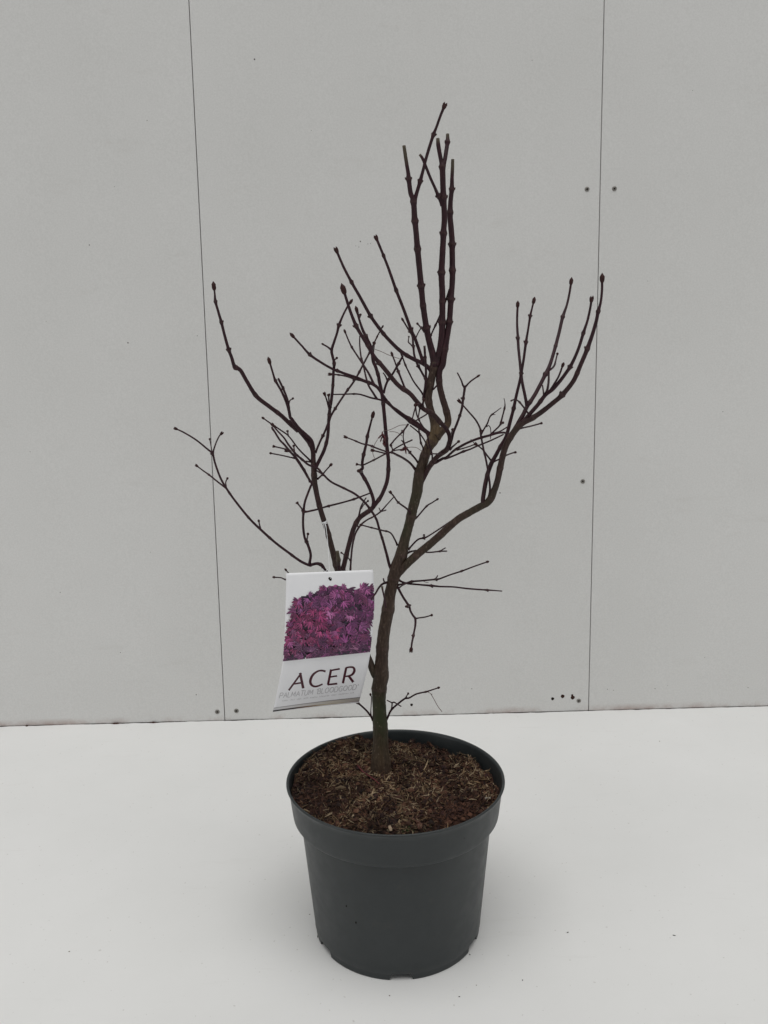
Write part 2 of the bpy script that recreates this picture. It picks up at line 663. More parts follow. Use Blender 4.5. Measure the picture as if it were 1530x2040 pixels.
# ---------------------------------------------------------------- the tree
YT = PY + 0.022                     # distance at which the trunk stands
MM = YT / FPX                       # metres for one photo pixel there, roughly
CROP = dict(A=(740, 180, 6.8), B=(740, 440, 6.8), C=(740, 700, 6.8), D=(660, 960, 6.8), E=(660, 1240, 6.8), F=(880, 520, 4.5),
            G=(860, 720, 6.8), H=(780, 960, 5.667), I=(340, 540, 5.1), J=(340, 820, 5.1), K=(560, 540, 6.955), L=(560, 740, 6.955),
            N=(580, 920, 6.955), O=(660, 460, 6.955), Q=(660, 660, 6.955), Z=(0, 0, 1.0))


def parse(s):
    """traced centre lines: crop letter, then x,y or x,y,width"""
    out, c = [], 'Z'
    for tk in s.split():
        if tk[0].isalpha():
            c = tk[0]
            tk = tk[1:]
            if not tk:
                continue
        ox, oy, k = CROP[c]
        q = [float(a) for a in tk.split(',')]
        out.append([q[0] / k + ox, q[1] / k + oy, q[2] if len(q) > 2 else None])
    return out


def fill_widths(p):
    s = [0.0]
    for a, b in zip(p[:-1], p[1:]):
        s.append(s[-1] + math.hypot(a[0] - b[0], a[1] - b[1]))
    known = [i for i, q in enumerate(p) if q[2] is not None]
    for i, q in enumerate(p):
        if q[2] is None:
            lo = max([k for k in known if k < i], default=known[0])
            hi = min([k for k in known if k > i], default=known[-1])
            t = 0 if s[hi] == s[lo] else (s[i] - s[lo]) / (s[hi] - s[lo])
            q[2] = p[lo][2] + (p[hi][2] - p[lo][2]) * t
    return s[-1]


def catmull(p, step):
    out = []
    n = len(p)
    for i in range(n - 1):
        p0 = p[i - 1] if i else [2 * a - b for a, b in zip(p[0], p[1])]
        p3 = p[i + 2] if i + 2 < n else [2 * a - b for a, b in zip(p[-1], p[-2])]
        p1, p2 = p[i], p[i + 1]
        d = math.hypot(p1[0] - p2[0], p1[1] - p2[1])
        m = max(1, int(round(d / step)))
        for k in range(m):
            t = k / m
            out.append([0.5 * (2 * b + (c - a) * t + (2 * a - 5 * b + 4 * c - e) * t * t + (3 * b - a - 3 * c + e) * t ** 3)
                        for a, b, c, e in zip(p0, p1, p2, p3)])
    out.append(list(p[-1]))
    return out


# kind B = branch of the tree, T = twig on that branch; the end depth is in metres, minus is towards the camera
# (id, kind, parent id or None = nearest, end depth or None = chance, tip, nodes (photo pixels), centre line)
PATHS = [
    ('trunk', 'trunk', None, 0.025, 'n', '',
     'E 668,2060,46 668,1960,43 667,1880,41 666,1800,38 666,1700,34 666,1600,32 665,1450,32 657,1300,30 652,1200,29 648,1080,28.5 648,950,29 655,850,30 668,760,33 672,690,33 680,580,28 687,450,26 705,200,25 735,0,25 '
     'D 765,1750,25 793,1550,23.5 822,1400,23 845,1290,24 870,1180,23.5 900,1090,23 948,990,23.5 968,900,23 990,800,21 1050,600,19 1107,350,19.5 1160,150,21 '
     'C 628,1800,22 670,1600,21.5 700,1500,20.5 735,1380,18 790,1270,20 850,1160,22.5 868,1060,21 850,960,17 818,850,15 790,760,14.5 772,660,15 775,560,16 800,440,15.5 825,320,15.5 845,220,16 858,150,16'),
    # the four tall cut stems at the top
    ('s1', 'B', 'trunk', -0.02, 'c', '812,357 824,400 826,440 832,494 839,568 850,652', 'C 850,210,15 845,120,14.5 B 825,1790,13.5 785,1640,12.5 745,1450,12 700,1150,11.5 670,850,11.5 625,380,11.3 590,0,11 A 585,1740,11 575,1560,11 560,1460,10 530,1390,9 505,1200,8.5 498,1120,7.5 470,950,7 440,750,6.6'),
    ('s1b', 'T', 's1', -0.05, 'd', '838,362 864,269', 'A 578,1540,9 595,1450,8 625,1350,7 660,1230,7 700,1080,6 735,940,6 785,770,6 840,600,6 880,500,5 940,330,5 985,220,5.5'),
    ('s2', 'B', 'trunk', 0.01, 'c', '883,330 884,392 882,464 880,543 881,642', 'C 868,190,14 B 890,1880,13 925,1750,13 950,1580,12.5 960,1350,12 960,1000,12 950,700,12 970,300,11.5 978,130,11 988,0,11 A 985,1620,11 975,1450,11.5 968,1250,11 962,1060,11 948,970,8.5 925,860,8 905,740,8 898,650,6.4'),
    ('s2b', 'T', 's2', 0.02, 'c', '891,283', 'A 968,1040,8.5 990,960,8 1010,840,8 1030,700,7.5 1032,590,6'),
    ('s2c', 'T', 's2', -0.03, 'c', '873,390', 'A 960,1560,7 938,1500,6.5 905,1430,6.5 855,1310,5.5 800,1190,5.5 740,1040,5.5 690,920,5.5 652,868,4.5'),
    ('s3', 'B', 'trunk', 0.03, 'c', '900,376 898,425 901,486 901,540 898,597 896,642', 'C 872,1150,20 940,1090,16 1015,1010,14.5 1040,930,13.5 1010,790,13 965,640,12.5 930,500,12 915,370,12 925,250,12.5 B 965,1950,12.5 985,1800,12.3 1025,1560,12 1055,1370,11 1068,1200,11 1080,1020,11 1095,830,11 1096,640,11 1092,300,11 1075,60,11 A 1065,1700,10.5 1072,1500,9 1088,1340,8.5 1092,1180,7 1098,1050,6.6 1100,935,6'),
    ('s3t', 'T', 's3', 0.05, 'k', '', 'B 1062,930,4.5 1010,1070,4 925,1290,4 860,1430,3.2 808,1545,3'),
    ('s3u', 'T', 's3', 0.02, 'n', '', 'C 920,430,4 880,470,3.4 835,520,3'),
    # long shoots left of the tall stems
    ('u1', 'B', 'trunk', -0.06, 'd', '701,562 738,631', 'C 815,270,8.5 780,225,8.5 690,160,8.2 600,120,8 480,55,7.5 O 930,1640,7.5 780,1490,7 680,1370,7 545,1180,6.5 400,920,6 280,710,5.8 170,500,5 75,280,5'),
    ('u2', 'T', 'u1', -0.03, 'd', '765,508 789,578 818,657', 'Q 1275,440,7 O 1240,1720,6.5 1160,1490,6.5 1105,1370,6.2 1000,1080,6 900,825,6 800,540,5.5 725,345,5 625,105,5'),
    ('u3', 'T', 'trunk', 0.05, 'b0.6', '', 'Q 1320,690,4.5 1255,570,4.5 1190,450,4.5 1150,330,4.5 1135,190,4.2 1120,60,4 O 1060,1350,3.4 1000,1250,3.4'),
    ('u3b', 'T', 'u3', 0.06, 'k', '', 'Q 1128,215,2.6 1095,175,2.6 1068,150,2.8 1074,80,1.6'),
    ('u4', 'T', 'trunk', -0.02, 'c', '', 'C 700,640,4.5 725,500,5 738,350,5 735,150,4.6 B 728,1850,4.6 718,1690,4.8'),
    ('u5', 'T', 'u2', 0.04, 'n', '', 'O 1165,1495,2.6 1205,1410,2.4 1255,1325,2.4'),
    ('u6', 'T', 's1', 0.05, 'b0.6', '', 'B 715,1505,3.4 690,1470,3.2 630,1400,3.2'),
    # the branch that swings round in front of the trunk
    ('right_base', 'B', 'trunk', -0.04, 'n', '', 'C 655,1840,6 722,1690,9 770,1590,10 830,1500,10.5 890,1430,10 960,1375,10.5 1015,1335,11 1045,1270,9 1060,1190,8.5 1045,1110,8.5 1000,1035,9 930,960,9.5 870,890,10.5 800,830,10.5 720,790,9 660,740,9'),
    ('fb', 'B', 'right_base', -0.07, 'b1.25', '709,649 755,722', 'C 690,765,9 640,710,9 590,650,9 540,590,9 480,540,9.5 400,490,9 330,425,9 260,340,9 200,265,9 130,180,8.6 K 1340,1250,8 1260,1140,7.5 1200,1030,7.2 1120,900,7 1040,760,6.8 960,560,6 880,310,5.5'),
    ('fb_t1', 'T', 'fb', -0.05, 'b0.6', '794,741', 'Q 1040,835,4.5 985,700,4.2 930,560,4.2 895,460,3.4 850,340,3'),
    ('fb_k1', 'T', 'right_base', -0.06, 'k', '', 'C 670,735,6 640,720,5 600,725,4.5'),
    ('fb_k2', 'T', 'right_base', -0.06, 'k', '', 'C 690,750,5 700,690,4 708,660,4'),
    ('t4', 'T', 'right_base', -0.05, 'n', '770,870', 'C 825,1490,3.4 820,1390,3.4 790,1290,3.4 755,1140,3.4 715,1050,3.2 655,950,3 612,850,3 598,740,3'),
    ('t5a', 'T', 'fb', -0.06, 'n', '', 'C 600,745,3 575,830,2.8 553,915,2.6'),
    ('t5b', 'T', 'fb', -0.07, 'n', '', 'C 655,770,2.8 640,860,2.6 632,935,2.4'),
    ('t5c', 'T', 'trunk', -0.04, 'n', '', 'C 800,810,3.2 720,870,3 640,915,2.8 600,940,2.4'),
    ('t6', 'T', 'trunk', -0.03, 'n', '838,884', 'C 715,1400,3 695,1300,3.2 670,1240,3.4 655,1140,3.2 632,1000,3'),
    ('t7', 'T', 'trunk', -0.03, 'n', '', 'C 810,1400,3.4 765,1310,3.2 715,1200,3 640,1100,3 525,1005,2.6'),
    ('t8', 'T', 'right_base', -0.05, 'n', '', 'C 980,1370,3 900,1388,3 815,1385,2.6'),
    # branches that leave the trunk to the left
    ('k1', 'B', 'trunk', -0.05, 'b0.8', '617,706 672,738', 'C 830,1170,8.5 770,1110,8.5 700,1060,8 620,1010,8 540,960,7.5 450,890,6.5 370,830,6.5 300,770,6 230,700,6 170,620,6 Q 650,790,6 570,730,6.5 K 1160,1525,6 1040,1475,6 920,1435,5.5 800,1390,5.2 700,1350,5 560,1270,4.8 400,1160,5 290,1040,4 180,920,4'),
    ('k2', 'B', 'trunk', -0.02, 'n', '706,758', 'C 790,1120,6.5 720,1060,6.5 640,990,6.2 560,930,6 450,870,5.6 340,790,5.2 250,730,4.8 Q 750,975,4.2 640,940,3.8 545,920,3.6 400,875,3.2 290,868,3 160,873,2.8 30,875,2.6'),
    ('k3', 'T', 'k1', -0.06, 'd', '', 'K 1240,1565,4.5 1120,1520,4 1030,1500,4 930,1465,3.6 840,1445,3.2 740,1433,3 685,1430,3'),
    ('k4', 'T', 'k1', 0.01, 'b0.6', '701,693', 'K 1290,1580,5 1220,1430,4.4 1140,1300,4 1060,1180,3.6 980,1055,3.4 930,950,3 893,860,3'),
    ('k5', 'T', 'k2', 0.03, 'n', '720,714', 'K 1330,1775,4.4 1270,1680,4.2 1205,1570,4 1160,1400,3.6 1130,1260,3.4 1108,1190,3.2 1090,1030,2.8 1090,900,2.6'),
    ('u7', 'T', 'trunk', 0.03, 'n', '807,726', 'C 705,600,3.6 670,540,3.6 580,420,3.2 520,310,3.2 460,185,3.2 425,90,2.8 385,0,2.6'),
    ('l1', 'B', 'trunk', -0.06, 'n', '', 'C 600,1605,5.5 580,1580,5.2 520,1510,4.8 420,1440,4.6 340,1400,4.6 270,1365,4.2 245,1372,4'),
    ('l1a', 'T', 'l1', -0.05, 'n', '', 'C 270,1370,3.2 300,1330,3 420,1260,3 520,1215,3 550,1200,3.4'),
    ('l1b', 'T', 'l1', -0.04, 'n', '', 'C 255,1270,3.2 330,1180,3.2 420,1090,3.4 480,1015,3.4 500,985,3'),
    ('l1c', 'T', 'l1', -0.05, 'd', '', 'L 1500,1135,3.2 1440,1105,3.2 1340,1070,3.4 1230,1025,3.4 1120,1000,3.2 1000,950,2.8 900,912,2.6'),
    ('l1d', 'T', 'l1', -0.07, 'd', '', 'L 1500,1140,3 1420,1130,3 1340,1110,3 1275,1095,3'),
    ('l1e', 'T', 'l1', 0.0, 'n', '', 'L 1500,1130,3.2 1440,1145,3.2 1300,1220,3.2 1150,1292,3.2'),
    ('l2', 'T', 'trunk', -0.04, 'n', '817,900', 'C 640,1520,4.2 590,1450,4 520,1370,4 460,1290,3.6 430,1230,3 408,1205,2.4'),
    ('l2b', 'T', 'l2', -0.06, 'n', '', 'C 450,1270,2.4 430,1160,2.4 445,1070,2.4 490,985,2.4'),
    ('l2c', 'T', 'l2', -0.06, 'n', '', 'C 420,1330,2.8 360,1335,2.6 300,1345,2.6'),
    ('l3', 'T', 'l1', -0.05, 'k', '', 'C 275,1385,3.4 285,1330,3 265,1280,3'),
    # left fork of the trunk
    ('ls', 'B', 'trunk', 0.0, 'n', '', 'E 665,790,20 632,745,19 590,690,18 550,610,15.5 525,540,14.5 Z 729,1300,14.5 714,1255,14.5 698,1200,14.5 685,1160,14.5 N 655,1510,14 600,1330,12.5 545,1120,11.5 490,920,11 430,740,10.5 380,560,10.5 345,400,10.8 325,280,11.5 315,120,11 305,-20,10.5 '
     'L 446,1200,9.5 440,1100,9.5 400,1010,7.5 340,930,7.5 260,830,8 200,760,8 120,690,8'),
    ('ll', 'B', 'ls', -0.06, 'b1.0', '428,601 441,642 456,697 470,733', 'I 1300,1625,8.5 1220,1560,8.6 1120,1465,8.4 1000,1375,8.2 870,1270,8.4 780,1130,7.6 710,1010,7.8 650,970,7.4 620,880,6.5 590,800,6.2 550,660,5.6 515,520,5.4 480,400,5 455,310,5 448,230,3.6 443,190,3.6'),
    ('ll2', 'T', 'ls', -0.03, 'b0.9', '548,759', 'L 445,1080,7.5 435,1000,7.5 405,940,7.5 340,875,7 255,800,7 190,720,7 140,650,6.5 I 1215,1490,6 1200,1410,6 1170,1320,5 1120,1210,4.6 1065,1115,4.6 1040,1040,4 1010,940,3.8'),
    ('ll3', 'T', 'll2', -0.05, 'n', '', 'I 1200,1400,5 1190,1320,4.4 1150,1210,4.4 1095,1095,4.4'),
    ('ll4', 'T', 'll2', 0.0, 'k', '', 'I 1200,1345,3 1212,1315,2.6 1240,1296,2.4'),
    ('m', 'B', 'ls', -0.05, 'b0.7', '664,725 675,650', 'L 470,1345,7.5 500,1290,7.5 545,1200,7 600,1080,6.8 640,930,6.5 655,790,6.4 660,660,6.4 675,520,6.2 692,430,6 708,300,5.8 720,150,5.6 725,20,5.4 K 725,1400,5.2 735,1280,5.4 715,1190,5.4 700,1100,5.8 735,980,5 775,860,4.8 800,755,5 850,630,4 910,510,3.8 950,450,3.6'),
    ('m_a', 'T', 'm', -0.03, 'b0.5', '', 'K 700,1095,4 650,1055,3.6 590,1020,3.4'),
    ('m_b', 'T', 'm', -0.03, 'k', '', 'K 735,1240,3 750,1222,2.6 768,1208,2.6'),
    ('m2', 'T', 'ls', 0.0, 'n', '', 'L 475,1130,4.4 490,1090,4.4 550,950,4.2 610,825,4.2 650,720,4.6'),
    ('n', 'T', 'm', 0.05, 'b0.5', '', 'L 660,690,5 710,580,4.2 870,330,4 1020,120,4 K 1140,1290,3.8 1225,1130,3.4 1285,1005,3 1340,890,2.6 1395,790,2.4'),
    ('n2', 'T', 'n', -0.02, 'k', '', 'K 1275,1180,3.4 1280,1100,3.8 1288,1000,4'),
    ('m_c', 'T', 'm', -0.04, 'd', '', 'L 680,570,4 655,480,4 630,390,3.2 605,320,3'),
    ('m_d', 'T', 'm', -0.05, 'd', '', 'L 690,500,4 665,420,3.6 658,330,3.4'),
    # right limb of the left fork
    ('g', 'B', 'ls', 0.05, 'b0.9', '745,660 719,620', 'Z 690,1170,11 N 720,1510,10.5 740,1400,10 800,1150,9.6 850,970,9.6 900,850,10 950,775,10 1020,720,10 1100,665,10 1165,590,8.5 1250,470,8 1320,300,8 1345,150,7.8 1348,0,7.6 L 1490,1240,7.6 1470,1080,7.6 1455,900,7.5 1430,600,7.4 1400,330,7.2 1360,130,7 K 1350,1460,6.8 1310,1330,6.8 1275,1240,6.8 1255,1080,6 1205,960,5.6 1135,825,5.6 1085,680,4.4 1055,570,4.2'),
    ('g_a', 'T', 'g', 0.06, 'k', '', 'K 1078,660,3.6 1090,635,3.4 1096,610,3.4'),
    ('g_b', 'T', 'g', 0.03, 'n', '', 'Q 725,860,4.6 745,780,4.6 780,690,4.6 850,590,4.2 920,470,4.2 990,345,4'),
    ('g_c', 'T', 'g', 0.03, 'n', '', 'Q 780,690,3.6 750,620,3 718,575,2.4'),
    ('g_d', 'T', 'g', 0.03, 'n', '', 'Q 985,355,3.4 960,290,3.2 930,240,3.2'),
    ('p', 'B', 'g', 0.0, 'b0.95', '732,869 723,906', 'N 1135,640,7.5 1140,530,7 1100,400,7 1050,290,7 980,170,7 960,120,7.5 990,90,6.2 985,20,6 L 1140,1170,5.8 1180,1000,5.4 1195,900,5.4 1225,780,4.4 1262,640,4'),
    ('p_a', 'T', 'p', -0.03, 'k', '', 'N 975,140,5.5 955,130,5 938,126,4.6'),
    ('p_b', 'T', 'p', -0.02, 'd', '', 'L 1130,1300,3 1090,1295,2.8 1050,1286,2.8'),
    ('g_e', 'T', 'g', -0.01, 'n', '', 'N 925,800,3.6 945,720,3.6 965,630,3.2 1000,560,2.8 1038,500,2.6'),
    ('g_f', 'T', 'g', -0.02, 'k', '', 'N 968,650,2.8 1010,590,2.6 1062,545,2.2'),
    ('q', 'B', 'ls', 0.08, 'n', '', 'Z 692,1190,4 N 815,1560,3.8 822,1480,4 830,1350,4 848,1170,4 885,1010,4 935,915,4.2 985,855,3.8 1060,800,3.4 1140,760,3.2 1240,690,3.4 1330,590,2.6 1420,490,2.4'),
    ('q_a', 'T', 'q', 0.09, 'n', '', 'N 1235,690,2.8 1280,680,2.6 1315,668,2.6'),
    ('q_b', 'T', 'q', 0.09, 'n', '', 'N 1240,690,2.6 1228,660,2.4 1218,640,2.2'),
    ('q_c', 'T', 'q', 0.07, 'n', '', 'N 935,920,3.2 920,880,3 910,830,2.8'),
    ('q_d', 'T', 'q', 0.05, 'k', '', 'N 825,1380,2.8 790,1330,2.6 700,1263,2.4'),
    ('stub', 'T', 'ls', -0.02, 'c', '', 'Z 689,1180,8 N 668,1490,8 655,1360,8 640,1235,6.5'),
    # small twigs off the trunk
    ('r1', 'T', 'trunk', -0.04, 'd', '', 'D 1120,490,4.4 1085,450,4.4 1030,370,4 910,280,3.4 850,200,3.2 805,145,3'),
    ('r2', 'T', 'trunk', -0.05, 'k', '', 'D 895,860,4 870,800,3.4 800,690,3.2 680,655,3.2 545,620,3 410,585,2.8'),
    ('r3', 'T', 'trunk', 0.03, 'k', '', 'D 1130,500,3.6 1160,480,3.4 1290,330,3.2 1360,285,2.8 1430,240,2.6'),
    # the long thin shoot that crosses from the trunk to the far left
    ('x', 'B', 'trunk', -0.10, 'd', '', 'D 815,1180,6 785,1120,6 745,960,5.6 700,800,5.2 650,640,5 612,510,5 540,390,5 450,275,4.6 330,170,4.6 200,100,4.4 0,0,4.2 N 440,170,4 360,85,4 J 1400,540,4.4 1330,480,4.6 1280,440,4.4 1200,340,4.2 1150,265,3.6 1080,190,3.2 1040,140,3'),
    ('x_a', 'T', 'ls', -0.05, 'd', '', 'N 345,120,3 390,145,3 440,178,3'),
    ('x_b', 'T', 'ls', -0.05, 'b0.7', '', 'N 365,240,3.6 430,180,3.4 490,110,3 540,55,2.8'),
    # long branch to the left edge, leaving behind the tag
    ('lb', 'B', 'ls', -0.02, 'd', '424,904', 'Z 681,1165,8 668,1155,7.5 N 475,1510,7 425,1435,7 360,1410,6.2 290,1425,6 J 1420,1565,5.6 1320,1520,5.4 1180,1420,5 1050,1320,5 905,1190,5 790,1075,4.6 650,900,4.4 560,770,4.4 500,660,4.2 450,520,4 425,430,4.2 360,370,3.6 250,282,3.4 130,210,3.2 55,175,3'),
    ('lb_a', 'T', 'lb', -0.05, 'd', '', 'J 427,435,3.6 440,380,3.2 460,320,3 490,255,2.8 515,225,2.8'),
    ('lb_b', 'T', 'lb', 0.0, 'k', '', 'J 425,435,2.4 410,350,2 397,285,1.8'),
    ('lb_c', 'T', 'lb', 0.03, 'd', '', 'J 560,775,3.6 480,715,3.4 400,650,3.4 330,600,2.8 268,553,2.6'),
    ('lb_d', 'T', 'lb', 0.0, 'k', '', 'J 563,770,3 560,715,2.6 575,682,2.6'),
    ('lb_e', 'T', 'lb', 0.0, 'k', '', 'J 912,1190,3.2 903,1150,2.8 896,1115,2.8'),
    ('lv', 'B', 'lb', -0.03, 'n', '605,1018 611,1080', 'N 258,1430,6 258,1390,5.6 270,1280,5.4 225,1130,5.6 190,1060,5 172,960,5 165,830,4.8 172,690,5 190,560,4.6 235,430,4.4 275,330,4.6 285,300,4.6 J 1390,660,4.4 1320,550,4 1260,460,4.4 1200,390,4.4 1150,330,4.4 1110,290,4 1060,210,4 1035,175,4.6 1028,160,3.5'),
    ('lv_a', 'T', 'lv', -0.04, 'k', '', 'N 215,1090,3.6 225,1050,3 232,1000,3'),
    ('lv_b', 'T', 'lv', -0.05, 'd', '', 'N 165,680,3.8 140,640,3.4 85,570,3'),
    ('lv_c', 'B', 'lv', 0.06, 'n', '654,1008 705,995', 'N 175,690,4.4 215,692,4 270,680,4 360,660,3.8 440,635,3.6 520,612,4 650,580,3.8 780,545,3.6 870,518,4 960,485,3.2 1090,435,3'),
    ('lc', 'T', 'lv', -0.02, 'd', '', 'J 1415,720,3.6 1385,640,3.6 1300,500,3.6 1230,420,3.4 1180,400,3'),
    ('lc2', 'T', 'lv', 0.01, 'd', '', 'J 1215,400,3.4 1170,382,3.2 1100,365,3 1050,354,3'),
    ('lc3', 'T', 'lv', 0.02, 'k', '', 'J 1262,475,3 1240,470,3 1130,445,2.8 1020,424,2.8'),
    ('lc4', 'B', 'ls', -0.07, 'k', '545,851', 'J 1440,520,3.8 1400,480,3.6 1300,380,3.2 1200,250,3 1120,190,3 1030,130,3 945,70,2.6'),
    ('lc5', 'T', 'lc4', -0.07, 'k', '', 'J 1197,250,2.8 1192,225,2.6 1187,200,2.4'),
    ('lc6', 'T', 'x', -0.05, 'k', '', 'J 1262,430,3.2 1256,390,3 1250,350,2.8'),
    ('lc7', 'T', 'ls', -0.04, 'n', '', 'J 1430,512,3 1380,505,3 1340,500,2.8 1300,455,4 1285,440,4.5'),
    # twig ends that show left of the tag
    ('tg1', 'T', 'ls', -0.03, 'k', '', 'Z 690,1200,4 640,1175,3 590,1160,2.8 567,1154,2.6 560,1151,2.6 547,1150,2.6'),
    ('tg2', 'T', 'ls', -0.03, 'k', '', 'Z 690,1195,4 640,1180,3 590,1158,2.6 577,1144,2.4 570,1136,2.4'),
    # big limb to the right
    ('r', 'B', 'trunk', -0.06, 'b1.1', '1120,787 1170,696 1192,620', 'H 30,1080,18 100,1000,17.5 180,920,17 320,795,16 450,690,15.5 600,555,15 740,430,15 820,380,14.5 900,335,14.5 1000,280,14.5 1080,235,14.5 1130,170,14.2 1160,90,13.5 '
     'G 860,1720,13 895,1600,12.5 920,1480,12.5 970,1250,12.5 1020,1110,12.5 1090,990,12.5 1150,910,12.8 F 730,1450,11.5 810,1410,10.5 900,1350,10 1000,1270,9.5 1080,1200,9.5 1180,1075,9 1250,920,8.6 1300,800,8.4 1350,660,7.4 1385,540,6.8 1403,450,6.4 1425,370,5 1436,270,4.8 1438,190,4.8'),
    ('ra', 'B', 'r', 0.06, 'b1.0', '1121,630 1087,744', 'F 660,1505,9 700,1430,9 735,1370,8.5 765,1305,8 840,1190,7.8 930,1015,7.4 970,930,7.2 1010,800,6.6 1050,650,6.4 1085,500,6.2 1120,400,4.6 1145,290,4.4 1157,210,4.4'),
    ('rb', 'B', 'r', -0.10, 'd', '1163,663 1136,732', 'F 720,1450,8 790,1370,8 860,1290,8 930,1200,7.8 1000,1145,7.6 1080,1050,7 1150,950,6.8 1200,850,6.2 1235,760,6 1270,645,5.8 1305,540,4.8 1330,430,4.6 1342,350,4.8'),
    ('rc', 'T', 'ra', 0.02, 'b0.9', '1032,673', 'F 765,1300,6.5 745,1200,6.2 722,1090,6 712,1010,6.2 700,900,5.6 688,780,5.6 683,690,5.6 676,570,4.6 677,480,4.6 680,415,4.4'),
    ('rd', 'B', 'r', -0.03, 'b0.85', '1057,631 1048,681 1038,744 1024,812', 'G 715,1930,10 695,1880,9 710,1760,9 735,1620,8.8 765,1500,8.6 810,1380,8.8 870,1270,8 940,1140,7.6 1000,1040,7.4 1030,950,7.2 1065,810,7 F 645,1320,6.4 670,1200,6 695,1100,5.8 712,1010,5.4 735,880,5.2 755,730,5.2 775,610,4.2 793,495,4.4 808,430,3.6 820,380,3.6'),
    ('re', 'T', 'rb', -0.11, 'n', '', 'F 920,1205,5.5 945,1160,5 958,1080,4.4 960,985,4'),
    ('rf', 'T', 'rb', -0.11, 'n', '', 'F 915,1200,3.4 910,1160,3 903,1115,2.8'),
    ('rg', 'T', 'ra', 0.05, 'k', '', 'F 950,985,4.5 985,965,4 1010,935,4 1025,880,3 1036,835,3'),
    ('rh', 'T', 'rb', -0.08, 'b0.7', '', 'F 975,1160,5 1010,1100,4.2 1050,1030,4 1080,950,3.6'),
    ('ri', 'T', 'r', -0.08, 'n', '', 'F 795,1400,3.8 760,1345,3.6 710,1280,3.4 680,1250,3 650,1242,3 620,1254,3.4'),
    ('rj', 'T', 'r', 0.03, 'k', '', 'F 690,1505,3.6 730,1495,3.4 800,1480,3.2 890,1455,3'),
    ('rk', 'T', 'r', 0.02, 'k', '', 'G 980,1285,3.4 1020,1268,3.2 1080,1245,3 1130,1232,3'),
    ('rl', 'T', 'rd', -0.02, 'n', '', 'G 820,1370,4 870,1345,3.6 930,1320,3.2'),
    ('rm', 'T', 'rd', -0.05, 'd', '', 'G 810,1350,3.6 740,1260,3.6 700,1205,3.2 650,1160,3 605,1125,3'),
    ('v1', 'B', 'r', -0.09, 'd', '963,860', 'G 770,1860,6 785,1780,4.6 788,1680,4.4 765,1500,4.4 735,1330,4.2 710,1230,4.4 685,1100,4 665,990,4.2 660,920,4 600,800,3.6 490,670,3.4 420,590,3 380,545,3'),
    ('v1a', 'T', 'v1', -0.08, 'n', '', 'G 668,990,3.6 710,915,3.2 755,840,3.2 780,770,3 805,730,2.8 870,680,2 940,628,1.6'),
    ('v1b', 'T', 'v1', -0.08, 'n', '', 'G 800,730,1.8 830,722,1.5 862,722,1.3'),
    ('v1c', 'T', 'v1', -0.07, 'n', '', 'G 740,890,2 770,868,1.8 795,900,1.8 802,970,1.8 796,1050,1.6'),
    # dark twigs from the right base
    ('v2', 'B', 'right_base', -0.08, 'n', '', 'C 840,1510,6.2 880,1500,6 970,1450,5.6 G 200,1300,5.2 300,1210,5 430,1130,5 560,1070,5 680,1030,5 780,1003,4.8 900,970,4 980,965,4 1020,970,3.6'),
    ('v2a', 'T', 'v2', -0.10, 'n', '', 'G 790,1000,3.6 860,930,3.4 925,860,3.4 960,740,3.2 990,620,3 992,560,1.8 980,500,1.4'),
    ('v2b', 'T', 'v2', -0.06, 'n', '', 'G 770,1008,3.4 850,970,3 930,945,2.8 1030,885,2.6'),
    ('v2c', 'T', 'v2', -0.10, 'k', '', 'G 920,870,2.6 945,850,2.4 965,832,2.2'),
    ('v3', 'T', 'v2', -0.02, 'n', '924,899', 'G 170,1320,4.2 240,1300,4 340,1260,3.8 430,1220,4 520,1190,3.4 620,1145,3.4 780,1080,3.2 900,1025,3 970,990,2.8'),
    ('v4', 'T', 'v2', -0.07, 'd', '', 'G 340,1200,3.2 420,1180,2.8 500,1155,2.8 590,1122,2.8'),
    ('v5', 'T', 'v2', -0.09, 'n', '', 'G 600,1140,1.6 570,1100,1.5 530,1055,1.4'),
    ('y1', 'B', 'right_base', -0.10, 'n', '921,830 925,794', 'C 1030,1320,6 1065,1270,5.6 1090,1180,5.4 1110,1100,5.2 1150,1000,5 1190,890,4.8 1225,770,5 1240,660,5 1255,560,5 1262,490,5.4 1240,460,4 1215,390,3.2 1165,292,2.8'),
    ('y1a', 'T', 'y1', -0.09, 'b0.5', '', 'C 1262,490,4.4 1290,460,3.6 1345,405,3.2 1430,345,3'),
    ('y1b', 'T', 'y1', -0.10, 'k', '', 'C 1072,1160,3.2 1085,1110,3 1100,1060,3'),
    ('y1c', 'T', 'right_base', -0.07, 'k', '', 'C 1065,1330,4.4 1090,1300,4.2 1130,1265,3.4 1180,1222,3'),
    # twigs low on the right of the trunk
    ('w1', 'T', 'trunk', 0.05, 'k', '844,1072', 'H 190,770,4.2 215,735,3.8 300,650,3.6 380,630,3.6 450,590,3.2 550,525,3.2 680,437,3 780,375,2.6'),
    ('w1a', 'T', 'trunk', 0.04, 'k', '', 'H 355,628,2.8 368,618,2.6 366,602,2.6'),
    ('w2', 'T', 'trunk', 0.07, 'n', '', 'H 175,805,4.4 215,788,3.8 280,776,3.4 330,788,3.2 430,796,3.2 545,784,3.2 625,782,2.6'),
    ('w2a', 'T', 'w2', 0.07, 'n', '', 'H 540,786,2.8 575,765,2.4 608,745,2.4'),
    ('w3', 'B', 'trunk', -0.07, 'k', '820,1159 870,1155 918,1138', 'H 60,1165,5 100,1158,4 170,1142,4 230,1125,4.2 350,1115,3.6 500,1100,3.8 540,1095,3.6 660,1050,3.2 790,1008,3.4 930,955,3 1075,905,2.8'),
    ('w3a', 'T', 'w3', -0.07, 'n', '', 'H 500,1098,3 508,1080,2.6 520,1060,2.4'),
